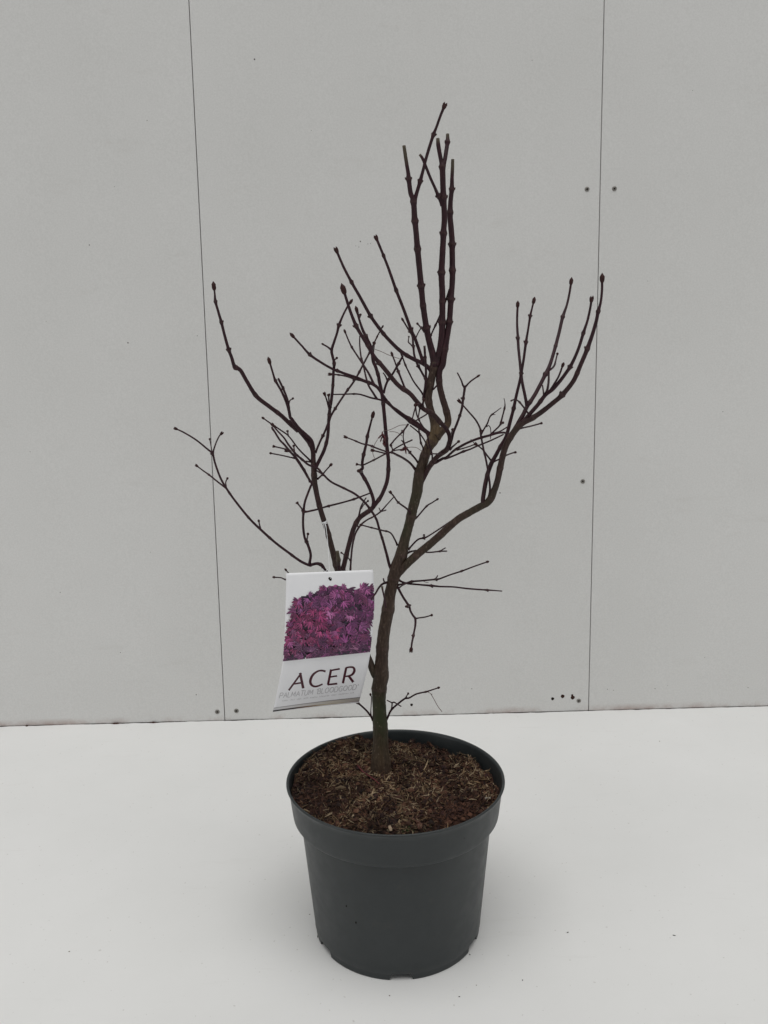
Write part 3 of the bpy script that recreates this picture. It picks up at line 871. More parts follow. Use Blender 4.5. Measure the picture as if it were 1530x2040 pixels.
    ('w3b', 'T', 'w3', -0.07, 'n', '', 'H 360,1122,1.2 390,1135,1.2 416,1134,1.2'),
    ('w4', 'B', 'trunk', -0.04, 'n', '861,1167 972,1175', 'H 70,1095,5 110,1125,4.4 180,1147,4.2 310,1160,3.8 450,1172,4.2 560,1182,3.6 700,1186,3.4 870,1206,3.4 1080,1221,3.4 1160,1226,2.6 1245,1233,2.6'),
    ('w5', 'T', 'w3', -0.08, 'n', '', 'H 90,1192,3 130,1165,2.8 180,1142,2.8'),
    ('w6', 'B', 'trunk', -0.09, 'd', '817,1207 824,1266', 'H 40,1150,5.5 75,1200,5 130,1300,4.8 195,1400,5.2 215,1460,4.4 240,1505,4.4 268,1545,5 268,1620,4.4 255,1690,4 247,1735,4.4 230,1820,4 222,1890,4'),
    ('w6a', 'T', 'w6', -0.10, 'k', '', 'H 266,1545,3.4 320,1534,3 380,1526,3 450,1505,2.6'),
    ('w6b', 'T', 'w6', -0.09, 'k', '', 'H 196,1405,3 180,1405,2.8 168,1407,2.8'),
    ('w7', 'T', 'trunk', -0.05, 'n', '', 'D 790,1355,5.5 745,1365,5 690,1385,4.6 640,1440,4.2 600,1510,4 540,1590,3.6'),
    ('w7a', 'T', 'w7', -0.05, 'n', '', 'D 725,1365,3.4 712,1340,3.2 706,1312,2.8'),
    ('w8', 'T', 'w7', -0.04, 'c', '', 'D 740,1710,3 715,1560,3.2 695,1460,4 688,1415,5'),
    # twigs at the foot of the trunk
    ('z1', 'T', 'trunk', -0.03, 'k', '848,1379', 'E 725,1370,5 765,1285,4.6 810,1190,4.4 900,1105,4 1000,1030,4 1050,1025,3.6 1150,970,3.4 1280,940,3.2 1370,912,2.8 1445,887,2.6'),
    ('z1a', 'T', 'z1', -0.04, 'n', '', 'E 812,1190,3 822,1130,3 822,1092,3 795,1075,2.6 755,1055,2.4'),
    ('z1b', 'T', 'z1', -0.05, 'n', '', 'E 820,1092,3 850,1080,3 890,1105,2.8 945,1137,2.6'),
    ('z1c', 'T', 'z1', -0.03, 'k', '', 'E 1005,1028,2.8 1022,995,2.4 1040,965,2.2'),
    ('z2', 'T', 'trunk', 0.0, 'n', '', 'E 565,1330,4.4 545,1285,4.2 490,1210,4 430,1150,3.8 350,1080,3.6 300,1040,3.2 230,980,2.8'),
    ('z3', 'T', 'trunk', 0.0, 'k', '', 'E 540,1275,3 535,1210,2.2 540,1120,2 545,1010,2 532,985,2.6'),
]

tree = empty('maple_tree', at(757, 1532, YT))
tag(tree, 'small bare maple tree with dark maroon shoots growing in the charcoal pot', 'tree')
DONE = {}        # id -> dict(samples=[(x, y, w, d)], part object)


def frame(t, up):
    a = t.cross(up)
    if a.length < 1e-5:
        a = t.cross(Vector((0, 1, 0)))
    a.normalize()
    return a, a.cross(t).normalized()


def bud_shape(v, f, at_, base, axis, L, W, n=8):
    """pointed ovoid bud with overlapping scale ridges"""
    u, k = frame(axis, Vector((0.3, -1, 0.2)))
    prof = ((0.0, 0.42), (0.10, 0.72), (0.26, 0.98), (0.42, 1.0), (0.55, 0.88), (0.60, 0.92), (0.75, 0.62), (0.90, 0.28), (1.0, 0.04))
    b = len(v)
    for i, (t, r) in enumerate(prof):
        for j in range(n):
            a = 2 * pi * j / n + i * 0.15
            rr = W / 2 * r * (1 + 0.10 * cos(2 * a + i))
            v.append(base + axis * (L * t) + (u * cos(a) + k * sin(a)) * rr)
    for i in range(len(prof) - 1):
        for j in range(n):
            j2 = (j + 1) % n
            f.append((b + i * n + j, b + i * n + j2, b + (i + 1) * n + j2, b + (i + 1) * n + j))
    f.append(tuple(b + (len(prof) - 1) * n + j for j in range(n)))


def build_path(pid, kind, par, dend, tip, nodes, line):
    p = parse(line)
    L = fill_widths(p)
    pts = catmull(p, 3.0 if p[0][2] < 12 else 3.5)
    # depth: from the parent's own depth at the joint, drifting to the given one
    d0 = 0.0
    if par:
        ps = DONE[par]['s']
        x0, y0 = pts[0][0], pts[0][1]
        d0 = min(ps, key=lambda q: (q[0] - x0) ** 2 + (q[1] - y0) ** 2)[3]
    s, tot = 0.0, sum(math.hypot(a[0] - b[0], a[1] - b[1]) for a, b in zip(pts[:-1], pts[1:]))
    S = []
    for i, q in enumerate(pts):
        if i:
            s += math.hypot(q[0] - pts[i - 1][0], q[1] - pts[i - 1][1])
        t = s / tot
        S.append([q[0], q[1], max(q[2], 0.9), d0 + (dend - d0) * t * t * (3 - 2 * t)])
    # nodes
    nd = [tuple(float(c) for c in k.split(',')) for k in nodes.split()]
    if not nd and kind == 'T' and tot > 55:
        m = max(1, int(tot / 38))
        for k in range(1, m + 1):
            q = S[int(len(S) * min(0.98, (k / (m + 0.6) + random.uniform(-.05, .05))))]
            nd.append((q[0], q[1]))
    listed = list(nd)
    if kind == 'B' and tot > 150:
        # unlisted joints on the bare lower part of a branch
        m = int(tot / 65)
        for k in range(1, m + 1):
            q = S[int(len(S) * (k / (m + 1)))]
            if all(math.hypot(q[0] - a, q[1] - b) > 38 for a, b in nd):
                nd.append((q[0], q[1]))
    elif kind == 'trunk':
        listed = nd = [(758, 1372), (771, 1290), (775, 1215), (786, 1152), (796, 1105), (822, 1030), (836, 945), (846, 905), (862, 880), (856, 800), (866, 732)]
    nidx = []
    for (a, b) in nd:
        k = min(range(len(S)), key=lambda i: (S[i][0] - a) ** 2 + (S[i][1] - b) ** 2)
        nidx.append(k)
    bare = {k for k, p_ in zip(nidx, nd) if p_ not in listed}
    pos = [at(q[0], q[1], YT + q[3]) for q in S]
    n = 10 if S[0][2] < 7 else (16 if S[0][2] < 18 else 28)
    v, f = [], []
    A = dict(old=[], green=[], tan=[], scar=[], dry=[])
    seed = random.uniform(0, 100)
    arc = [0.0]
    for a, b in zip(pos[:-1], pos[1:]):
        arc.append(arc[-1] + (b - a).length)
    up = Vector((0.17, -1, 0.1))
    for i, q in enumerate(S):
        t = (pos[min(i + 1, len(S) - 1)] - pos[max(i - 1, 0)]).normalized()
        u, k = frame(t, up)
        r = q[2] * 0.5 * (YT + q[3]) / FPX
        sw, sc_ = 0.0, 0.0
        for j in nidx:
            dd = abs(arc[i] - arc[j]) / MM
            sg = 2.0 + q[2] * 0.20
            sw += math.exp(-(dd / sg) ** 2) * (0.45 if j in bare else 1.0)
            sc_ += math.exp(-(dd / 1.5) ** 2)
        amp = 0.52 if q[2] < 8 else (0.34 if q[2] < 14 else 0.11)
        r *= 1 + amp * min(1, sw)
        if kind != 'trunk' and arc[i] / MM < 10:
            r *= 1 + 0.22 * (1 - arc[i] / MM / 10)      # collar where it leaves its parent
        old = min(1, max(0, (q[2] - 7.5) / 9.0))
        if pid in ('s1', 's2', 's3', 's1b', 's2b', 's2c', 'u1', 'u2'):
            old *= 0.12 if q[1] < 760 else 1.0
        left = (arc[-1] if False else 0)
        for j in range(n):
            a = 2 * pi * j / n
            rr = r * (1 + 0.05 * noise.noise((cos(a) * 1.1 + seed, sin(a) * 1.1, arc[i] * 90)) + (0.05 if q[2] > 12 else 0.02) * noise.noise((cos(a) * 2 + seed, sin(a) * 2, arc[i] * 320)))
            if kind == 'trunk' and q[1] > 1430:
                rr *= 1 + 0.10 * (q[1] - 1430) / 100 * noise.noise((cos(a) * 1.6, sin(a) * 1.6, 4.0))
            v.append(pos[i] + (u * cos(a) + k * sin(a)) * rr)
            A['old'].append(old)
            g = 0.0
            if kind == 'trunk':
                g = math.exp(-((q[1] - 1425) / 60) ** 2) + 0.75 * math.exp(-((q[1] - 1030) / 70) ** 2)
            elif pid in ('ls', 'r'):
                g = 0.5
            A['green'].append(min(1, g))
            tn = 0.0
            if kind == 'trunk':
                tn = 0.85 * math.exp(-((q[1] - 866) / 24) ** 2) + 0.45 * math.exp(-((q[1] - 1500) / 26) ** 2) * (0.5 + 0.5 * noise.noise((cos(a) * 2, sin(a) * 2, 3.3)))
            elif pid == 's3':
                tn = 0.5 * math.exp(-((q[1] - 845) / 22) ** 2)
            elif pid == 'stub':
                tn = 1.0
            A['tan'].append(min(1, max(0, tn)))
            A['scar'].append(min(0.9, sc_ * (0.50 if q[2] < 14 else 0.62)))
            A['dry'].append(0.0)
    m = len(S)
    for i in range(m - 1):
        for j in range(n):
            j2 = (j + 1) % n
            f.append((i * n + j, i * n + j2, (i + 1) * n + j2, (i + 1) * n + j))
    f.append(tuple(range(n))[::-1])
    f.append(tuple((m - 1) * n + j for j in range(n)))
    if tip == 'c':
        L_ = arc[-1]
        dl = {'s1': 34, 's3': 26, 's2': 9, 's2b': 9, 's2c': 4, 'stub': 30, 'w8': 5}.get(pid, 3) * MM
        for i in range(m):
            if L_ - arc[i] < dl:
                for j in range(n):
                    A['dry'][i * n + j] = min(1.0, 0.35 + 1.2 * (1 - (L_ - arc[i]) / dl))
    elif tip == 'n' and S[-1][2] > 0:
        # close the end with a short cone
        c = len(v)
        t = (pos[-1] - pos[-3]).normalized() if m > 2 else Vector((0, 0, 1))
        v.append(pos[-1] + t * S[-1][2] * 0.5 * MM)
        for k_ in A:
            A[k_].append(0.0)
        f.pop()
        for j in range(n):
            f.append(((m - 1) * n + j, (m - 1) * n + (j + 1) % n, c))
    # paired side buds at the joints of the shoots
    for j in nidx:
        q = S[j]
        if j in bare or q[2] > 13 or q[2] < 3.4 or j < 3 or j > m - 4:
            continue
        t = (pos[j + 1] - pos[j - 1]).normalized()
        side, _ = frame(t, Vector((0, -1, 0)) if random.random() < 0.75 else Vector((0.8, -0.5, 0)))
        for sg in (-1, 1):
            if random.random() < 0.18:
                continue
            r = q[2] * 0.5 * MM
            bl = random.uniform(3.0, 5.4) * MM * (0.75 + q[2] / 16)
            ax = (t * 1.35 + side * sg * 0.62).normalized()
            c0 = len(v)
            bud_shape(v, f, None, pos[j] + side * sg * r * 0.95 - t * r * 0.4, ax, bl, bl * 0.62, 6)
            for _q in range(len(v) - c0):
                A['old'].append(0.1)
                A['green'].append(0)
                A['tan'].append(0)
                A['scar'].append(0.35)
                A['dry'].append(0)
    # who owns it
    if kind == 'trunk' or kind == 'B':
        owner, part = tree, None
    else:
        owner = DONE[par]['part']
        if DONE[par]['kind'] == 'trunk':
            owner = tree
    nm = {'trunk': 'trunk', 'B': 'branch', 'T': 'twig'}[kind]
    o = mesh(nm, v, f, M_bark)
    for k_, val in A.items():
        setval(o, k_, val)
    adopt(o, tree)
    if owner is not tree:
        o.parent = owner                       # both meshes are built in world coordinates
        o.matrix_parent_inverse = Matrix.Identity(4)
    part = o if owner is tree else owner
    DONE[pid] = dict(s=S, part=part, kind=kind, obj=o)
    # terminal buds
    t = (pos[-1] - pos[-4 if m > 4 else 0]).normalized()
    e = pos[-1]
    r = S[-1][2] * MM
    if tip[0] in 'bdk':
        k = float(tip[1:]) if len(tip) > 1 else 1.0
        bv, bf = [], []
        if tip[0] == 'b':
            bl = 16.5 * k * MM
            bud_shape(bv, bf, None, e - t * r * 0.3, t, bl, bl * 0.53, 10)
        elif tip[0] == 'd':
            side, _ = frame(t, Vector((0.2, -1, 0)))
            bl = (3.5 + S[-1][2] * 1.35) * MM
            for sg in (-1, 1):
                bud_shape(bv, bf, None, e + side * sg * bl * 0.13 - t * r * 0.5, (t + side * sg * 0.08).normalized(), bl * random.uniform(0.9, 1.1), bl * 0.50, 8)
            bud_shape(bv, bf, None, e - t * bl * 0.45, t, bl * 0.85, bl * 0.70, 8)
        else:
            bl = (2.2 + S[-1][2] * 1.35) * MM
            bud_shape(bv, bf, None, e - t * r * 0.6, t, bl * 1.15, bl * 0.90, 8)
        bo = mesh('bud', bv, bf, M_bud)
        adopt(bo, tree)
        bo.parent = part
        bo.matrix_parent_inverse = Matrix.Identity(4)
    return o


for P_ in PATHS:
    build_path(*P_)


def thread(name, line, w_, Y, mat, parent=None, n=6):
    p = parse(line)
    for q in p:
        q[2] = w_
    pts = catmull(p, 3.0)
    v, f = [], []
    pos = [at(q[0], q[1], Y + 0.002 * sin(i * 0.2)) for i, q in enumerate(pts)]
    for i in range(len(pos)):
        t = (pos[min(i + 1, len(pos) - 1)] - pos[max(0, i - 1)]).normalized()
        u, k = frame(t, Vector((0.2, -1, 0.1)))
        for j in range(n):
            a = 2 * pi * j / n
            v.append(pos[i] + (u * cos(a) + k * sin(a)) * (w_ * 0.5 * Y / FPX))
    for i in range(len(pos) - 1):
        for j in range(n):
            f.append((i * n + j, i * n + (j + 1) % n, (i + 1) * n + (j + 1) % n, (i + 1) * n + j))
    o = mesh(name, v, f, mat)
    if parent is not None:
        adopt(o, parent)
    return o


M_stalk = simple('dry_stalk', (0.10, 0.055, 0.045), 0.6)
Yl = YT - 0.035
for ln in ('Q 605,250 690,280 780,322 860,352 945,380', 'Q 700,1400 722,1382 800,1368 880,1335 950,1303 1040,1296', 'Q 805,1392 870,1392 930,1412 985,1452',
           'Q 640,1500 600,1570 575,1650 580,1710 605,1765', 'Q 1050,1612 1110,1605 1180,1612 1225,1640 1262,1668', 'E 1305,945 1340,958 1385,1030 1440,1130 1500,1210'):
    Yq = YT - 0.03 if ln[0] == 'E' else Yl
    thread('leaf_stalk', ln, 1.3 if ln[0] == 'E' else 1.15, Yq, M_stalk, tree)

M_leaf = Nodes('dry_red_leaf')
M_leaf.base(M_leaf.ramp(M_leaf.noise(300, 4, 0.6, M_leaf.geo()), [(0.3, (0.040, 0.005, 0.008)), (0.7, (0.12, 0.012, 0.020))]))
M_leaf.set(Roughness=0.6)
M_leaf = M_leaf.m


def crumpled_leaf(name, lobes, Y, mat, parent=None):
    """each lobe: a folded pointed blade traced from tip to base (photo pixels)"""
    v, f = [], []
    for (x0, y0, x1, y1, wd) in lobes:
        b = len(v)
        dx, dy = x1 - x0, y1 - y0
        l = math.hypot(dx, dy)
        nx, ny = -dy / l, dx / l
        m = 7
        for i in range(m + 1):
            t = i / m
            wv = wd * (sin(pi * min(1, t * 0.93 + 0.04)) ** 0.8) * (1 + 0.25 * sin(i * 2.4 + x0))
            cx = x0 + dx * t + nx * sin(t * 4 + y0) * wd * 0.25
            cy = y0 + dy * t + ny * sin(t * 4 + y0) * wd * 0.25
            for (sgn, dep) in ((-1, 0.0022), (0, -0.0012), (1, 0.0028), (0.0, 0.0001)):
                v.append(at(cx + nx * wv * sgn, cy + ny * wv * sgn, Y + dep + 0.002 * sin(t * 5 + x1)))
        for i in range(m):
            for a, c in ((0, 1), (1, 2), (2, 3), (3, 0)):
                f.append((b + i * 4 + a, b + i * 4 + c, b + (i + 1) * 4 + c, b + (i + 1) * 4 + a))
    o = mesh(name, v, f, mat, smooth=False)
    if parent is not None:
        adopt(o, parent)
    return o


crumpled_leaf('leaf', [(761, 860, 764, 874, 2.6), (752, 874, 762, 865, 1.8), (764, 872, 767, 891, 3.0), (757, 881, 762, 869, 1.4), (762, 864, 768, 882, 2.8)], Yl - 0.004, M_leaf, tree)
crumpled_leaf('leaf', [(800, 895, 812, 893, 3.0), (806, 888, 808, 899, 2.6), (809, 905, 806, 890, 1.8), (797, 898, 808, 894, 2.0), (812, 890, 803, 897, 2.4)], Yl, M_leaf, tree)

# ---------------------------------------------------------------- the hanging tag
YC = YT - 0.052


def card_depth(x, y):
    s = y + (x - 643) * 0.085
    t = max(0.0, (s - 1285) / 125.0)
    return YC + 0.030 * t ** 1.6 + 0.00018 * (x - 643) * 0.35 + 0.003 * ((x - 643) / 86) ** 2


def interp(tab, y):
    for (a, xa), (b, xb) in zip(tab[:-1], tab[1:]):
        if y <= b:
            t = (y - a) / (b - a)
            return xa + (xb - xa) * t
    return tab[-1][1]


LEFT = [(1142, 570.0), (1200, 569.0), (1260, 567.0), (1318, 563.0), (1345, 558.5), (1380, 551.5), (1400, 547.3), (1418.5, 543.0)]
RIGHT = [(1135, 743.0), (1160, 745.0), (1185, 746.3), (1215, 745.8), (1260, 742.5), (1300, 738.0), (1330, 732.8), (1365, 724.6), (1400, 715.0)]


def card(x, y, lift=0.0):
    P = at(x, y, card_depth(x, y))
    if lift:
        P = P - (P - CAMP).normalized() * lift
    return P


def card_px(u, vv):
    yl = 1142 + (1418.5 - 1142) * vv
    yr = 1135 + (1400 - 1135) * vv
    xl, xr = interp(LEFT, yl), interp(RIGHT, yr)
    bow = -1.2 * sin(pi * u) * vv
    return xl + (xr - xl) * u, yl + (yr - yl) * u + bow


plant_tag = empty('plant_tag', card(645, 1142))
tag(plant_tag, 'white plastic plant tag printed with purple leaves, hanging in front of the trunk', 'tag')
M_card = Nodes('white_tag_plastic')
M_card.base(M_card.ramp(M_card.noise(18, 4, 0.6, M_card.geo()), [(0.3, (0.79, 0.79, 0.815)), (0.7, (0.85, 0.85, 0.87))]))
M_card.set(Roughness=0.32)
M_card = M_card.m
nu, nv = 30, 48
v, f = [], []
for side in (0, 1):
    for i in range(nv + 1):
        for j in range(nu + 1):
            x, y = card_px(j / nu, i / nv)
            P = card(x, y, -0.0004 * side)
            v.append(P)
W1 = nu + 1
NB = W1 * (nv + 1)
for i in range(nv):
    for j in range(nu):
        a = i * W1 + j
        f.append((a, a + W1, a + W1 + 1, a + 1))
        f.append((NB + a, NB + a + 1, NB + a + W1 + 1, NB + a + W1))
rim = [j for j in range(nu)] + [i * W1 + nu for i in range(nv)] + [nv * W1 + j for j in range(nu, 0, -1)] + [i * W1 for i in range(nv, 0, -1)]
for a, b in zip(rim, rim[1:] + rim[:1]):
    f.append((a, b, NB + b, NB + a))
adopt(mesh('card', v, f, M_card), plant_tag)

# printed leaves
OUT = [(1437, 232), (1400, 238), (1370, 272), (1345, 300), (1300, 285), (1260, 310), (1200, 355), (1160, 350), (1110, 305), (1020, 280), (920, 277), (800, 297),
       (720, 340), (650, 385), (560, 398), (470, 425), (445, 490), (415, 560), (392, 640), (358, 745), (325, 830), (302, 850), (300, 950), (288, 1080), (276, 1262), (640, 1222), (1000, 1187),
       (1388, 1145), (1403, 950), (1385, 850), (1335, 785), (1400, 720), (1436, 640), (1444, 450)]
OUT = [(x / 6.375 + 520, y / 6.375 + 1120) for x, y in OUT]


def inside(x, y, poly):
    c = False
    for (x0, y0), (x1, y1) in zip(poly, poly[1:] + poly[:1]):
        if (y0 > y) != (y1 > y) and x < (x1 - x0) * (y - y0) / (y1 - y0) + x0:
            c = not c
    return c


def clampx(x, y):
    lo, hi = interp(LEFT, y + 0.3), interp(RIGHT, y)
    yb = 1317.6 + (x - 563) * (-18.6 / 175)
    return min(max(x, lo + 0.3), hi - 0.3), min(y, yb)


v, f, cols = [], [], []
lift = [0.00008]


def poly_px(pts, col, fan=None):
    b = len(v)
    lift[0] += 1.6e-6
    if fan:
        pts = [fan] + pts
    for (x, y) in pts:
        x, y = clampx(x, y)
        v.append(card(x, y, lift[0]))
        cols.append(col)
    n = len(pts)
    if fan:
        for i in range(1, n):
            f.append((b, b + i, b + (i % (n - 1)) + 1))
    else:
        f.append(tuple(range(b, b + n)))


# dark ground of the print: cells inside the outline
cell = 2.5
yy = 1150.0
while yy < 1322:
    xx = 560.0
    while xx < 750:
        if all(inside(xx + a * cell + b, yy + c * cell, OUT) for a, b, c in ((0, -3, 0), (1, 3, 0), (0, -3, 1), (1, 3, 1), (.5, 0, -1.2))):
            lift0 = lift[0]
            poly_px([(xx, yy), (xx, yy + cell), (xx + cell, yy + cell), (xx + cell, yy)], (0.030, 0.010, 0.032))
            lift[0] = lift0
        xx += cell
    yy += cell
lift[0] = 0.00012
LC = [(0.185, 0.045, 0.120), (0.135, 0.032, 0.092), (0.215, 0.060, 0.135), (0.100, 0.022, 0.065), (0.200, 0.042, 0.105), (0.160, 0.050, 0.118), (0.250, 0.090, 0.165), (0.070, 0.016, 0.052)]
LR = [(0.205, 0.028, 0.080), (0.170, 0.022, 0.070), (0.230, 0.040, 0.098)]


veins = True


def palmate(cx, cy, R, a0, col, lobes=5):
    pts = []
    for k in range(lobes):
        a = a0 + (k - (lobes - 1) / 2) * 0.50
        l = R * (1 - 0.11 * abs(k - (lobes - 1) / 2)) * random.uniform(0.85, 1.1)
        for (da, fr) in ((-0.24, 0.36), (-0.15, 0.66), (0.0, 1.0), (0.15, 0.66), (0.24, 0.36)):
            pts.append((cx + cos(a + da) * l * fr, cy + sin(a + da) * l * fr))
    poly_px(pts, col, (cx, cy))
    # veins: paler mid ribs
    for k in range(lobes):
        if not veins or random.random() < 0.5:
            continue
        a = a0 + (k - (lobes - 1) / 2) * 0.50
        q = random.uniform(1.2, 1.55)
        c2 = tuple(min(0.6, c * q + 0.01) for c in col)
        e = R * 0.8
        poly_px([(cx - sin(a) * .35, cy + cos(a) * .35), (cx + cos(a) * e, cy + sin(a) * e), (cx + sin(a) * .35, cy - cos(a) * .35)], c2)


n = 0
centres = []
while n < 430:
    x, y = random.uniform(560, 748), random.uniform(1152, 1318)
    if not inside(x, y, OUT):
        continue
    centres.append((y + random.uniform(-40, 40), x, y))
    n += 1
centres.sort()
for (_, x, y) in centres:
    red = math.exp(-((x - 628) ** 2 / 1800 + (y - 1243) ** 2 / 1500)) + 0.8 * math.exp(-((x - 580) ** 2 / 500 + (y - 1262) ** 2 / 700))
    col = random.choice(LR) if random.random() < red * 0.75 else random.choice(LC)
    q = random.choice((0.5, 0.7, 0.9, 1.1, 1.25))
    if y > 1290 and random.random() < 0.6:
        col = (col[0] * 0.9, col[1] * 1.1, col[2] * 0.9)
    col = (col[0] * q * 1.62, col[1] * q * 1.5, col[2] * q * 1.85)
    R = random.uniform(10, 21)
    if not inside(x, y - 5, OUT) or not inside(x - 5, y, OUT):
        R *= 0.62
    a0 = random.gauss(pi / 2, 1.1)
    st_ = random.getstate()
    dk = (0.048, 0.014, 0.044)
    veins = False
    palmate(x + 0.7, y + 1.0, R * 1.07, a0, dk)
    random.setstate(st_)
    veins = True
    palmate(x, y, R, a0, col)
for k in range(90):                    # bright edges and dark hollows in the print
    x, y = random.uniform(570, 740), random.uniform(1165, 1312)
    if not inside(x, y, OUT) or not inside(x, y - 6, OUT):
        continue
    a, l = random.gauss(0.8, 0.7), random.uniform(3, 8)
    if random.random() < 0.6:
        poly_px([(x, y), (x + cos(a) * l * .5 - sin(a) * .5, y + sin(a) * l * .5 + cos(a) * .5), (x + cos(a) * l, y + sin(a) * l), (x + cos(a) * l * .5 + sin(a) * .3, y + sin(a) * l * .5 - cos(a) * .3)], (0.40, 0.24, 0.36))
    else:
        palmate(x, y, random.uniform(2.5, 5.5), a, (0.022, 0.010, 0.030), 5)
for (x, y, R) in ((678, 1300, 7), (686, 1301, 8), (694, 1298, 6), (724, 1297, 6), (584, 1306, 6), (590, 1311, 6), (573, 1312, 5), (712, 1268, 4), (710, 1275, 4), (697, 1212, 6), (704, 1209, 6), (722, 1216, 5), (690, 1240, 5)):
    palmate(x, y, R, random.uniform(0, 6), (0.022, 0.020, 0.034), 7)
o = adopt(mesh('leaf_print', v, f, mat_vcol('printed_leaves', 0.35, 0.5), smooth=False), plant_tag)
setcol(o, 'col', cols)


# lettering: ribbons of varying width laid on the card
def ribbons(name, strokes, mat, lift_):
    v, f = [], []
    for st in strokes:
        b = len(v)
        m = len(st)
        for i, (x, y, wd) in enumerate(st):
            x0, y0 = st[max(0, i - 1)][:2]
            x1, y1 = st[min(m - 1, i + 1)][:2]
            l = math.hypot(x1 - x0, y1 - y0) or 1
            nx, ny = -(y1 - y0) / l, (x1 - x0) / l
            v.append(card(x + nx * wd / 2, y + ny * wd / 2, lift_))
            v.append(card(x - nx * wd / 2, y - ny * wd / 2, lift_))
        for i in range(m - 1):
            f.append((b + 2 * i, b + 2 * i + 1, b + 2 * i + 3, b + 2 * i + 2))
        lift_ += 4e-6
    return adopt(mesh(name, v, f, mat, smooth=False), plant_tag)


def cc(pts):
    return [(x / 6.375 + 520, y / 6.375 + 1120, wd) for x, y, wd in pts]


def dens(pts, k=8):
    out = []
    for a, b in zip(pts[:-1], pts[1:]):
        for i in range(k):
            t = i / k
            out.append(tuple(p + (q - p) * t for p, q in zip(a, b)))
    out.append(pts[-1])
    return out


def smooth(pts):
    return [tuple(q) for q in catmull([list(p) for p in pts], 12)]


ACER = [dens(cc([(352, 1628, 3.6), (512, 1408, 3.4)])), dens(cc([(496, 1406, 5.0), (536, 1602, 5.2)])), dens(cc([(408, 1548, 3.2), (524, 1530, 3.2)])),
        [(x / 6.375 + 520, y / 6.375 + 1120, wd) for x, y, wd in smooth([(820, 1388, 4.0), (770, 1376, 3.6), (715, 1388, 3.6), (660, 1430, 4.6), (630, 1490, 5.2), (630, 1540, 5.0), (665, 1575, 4.0), (720, 1574, 3.4), (782, 1548, 2.8)])],
        dens(cc([(890, 1362, 4.6), (850, 1558, 4.6)])), dens(cc([(884, 1376, 3.2), (1000, 1354, 3.4)])), dens(cc([(868, 1460, 3.0), (966, 1444, 3.0)])), dens(cc([(846, 1556, 3.4), (968, 1542, 3.6)])),
        dens(cc([(1082, 1342, 4.6), (1040, 1538, 4.6)])),
        [(x / 6.375 + 520, y / 6.375 + 1120, wd) for x, y, wd in smooth([(1078, 1342, 3.4), (1130, 1332, 3.4), (1175, 1340, 4.2), (1186, 1380, 5.0), (1160, 1425, 4.2), (1110, 1446, 3.2), (1060, 1450, 2.8)])],
        dens(cc([(1110, 1440, 4.6), (1172, 1524, 5.2)]))]
M_ink = simple('maroon_ink', (0.060, 0.006, 0.016), 0.35)
M_ink2 = simple('grey_ink', (0.42, 0.41, 0.425), 0.4)
M_ink3 = simple('pale_grey_ink', (0.50, 0.49, 0.50), 0.4)
ribbons('lettering', ACER, M_ink, 0.00012)

FONT = {'P': [[(0, 0), (0, 1), (.5, 1), (.62, .85), (.6, .6), (.45, .47), (0, .47)]], 'A': [[(0, 0), (.36, 1), (.72, 0)], [(.14, .36), (.58, .36)]],
        'L': [[(0, 1), (0, 0), (.5, 0)]], 'M': [[(0, 0), (.08, 1), (.42, .2), (.76, 1), (.84, 0)]], 'T': [[(0, 1), (.7, 1)], [(.35, 1), (.35, 0)]],
        'U': [[(0, 1), (0, .3), (.15, .03), (.35, 0), (.55, .05), (.66, .3), (.66, 1)]], "'": [[(.1, 1), (.05, .75)]],
        'B': [[(0, 0), (0, 1), (.42, 1), (.55, .85), (.5, .62), (.36, .53), (0, .53)], [(.36, .53), (.58, .42), (.62, .18), (.48, 0), (0, 0)]],
        'O': [[(.4, 1), (.12, .88), (0, .5), (.12, .12), (.4, 0), (.68, .12), (.8, .5), (.68, .88), (.4, 1)]],
        'D': [[(0, 0), (0, 1), (.4, 1), (.66, .85), (.74, .5), (.66, .15), (.4, 0), (0, 0)]],
        'G': [[(.72, .85), (.5, 1), (.2, .95), (0, .6), (.05, .2), (.35, 0), (.7, .1), (.72, .45), (.42, .45)]]}
ADV = {'P': .86, 'A': .9, 'L': .72, 'M': 1.08, 'T': .86, 'U': .92, "'": .3, 'B': .84, 'O': 1.0, 'D': .96, 'G': .96, ' ': .5}
txt = "PALMATUM 'BLOODGOOD'"
tw = sum(ADV[c] for c in txt)
x0, y0, x1, y1 = 556.2, 1391.0, 716.5, 1373.2
H = 10.2
sx = (x1 - x0 - 3) / tw
st, cur = [], 0.0
for ch in txt:
    for s_ in FONT.get(ch, []):
        q = []
        for (a, b) in s_:
            xx = cur + a
            q.append((x0 + xx * sx + b * H * 0.26, y0 + (y1 - y0) * xx / tw - b * H, 1.0))
        st.append(dens(q, 3))
    cur += ADV[ch]
ribbons('lettering', st, M_ink2, 0.00014)
# the last line is too small to read: broken pale ticks as it shows
st = []
x = 562.0
random.seed(21)
while x < 704:
    wl = random.choice((9, 13, 16, 20))
    xe = min(704, x + wl)
    while x < xe:
        yb = 1397.6 + (x - 562) * (-16.6 / 143)
        h = random.uniform(1.6, 2.8)
        st.append([(x, yb, 0.55), (x + 0.6, yb - h, 0.55)])
        if random.random() < 0.6:
            st.append([(x + 0.2, yb - h * random.random(), 0.5), (x + 1.5, yb - h * random.random(), 0.5)])
        x += random.uniform(1.5, 2.2)
    x += 3.4
ribbons('lettering', st, M_ink3, 0.00014)


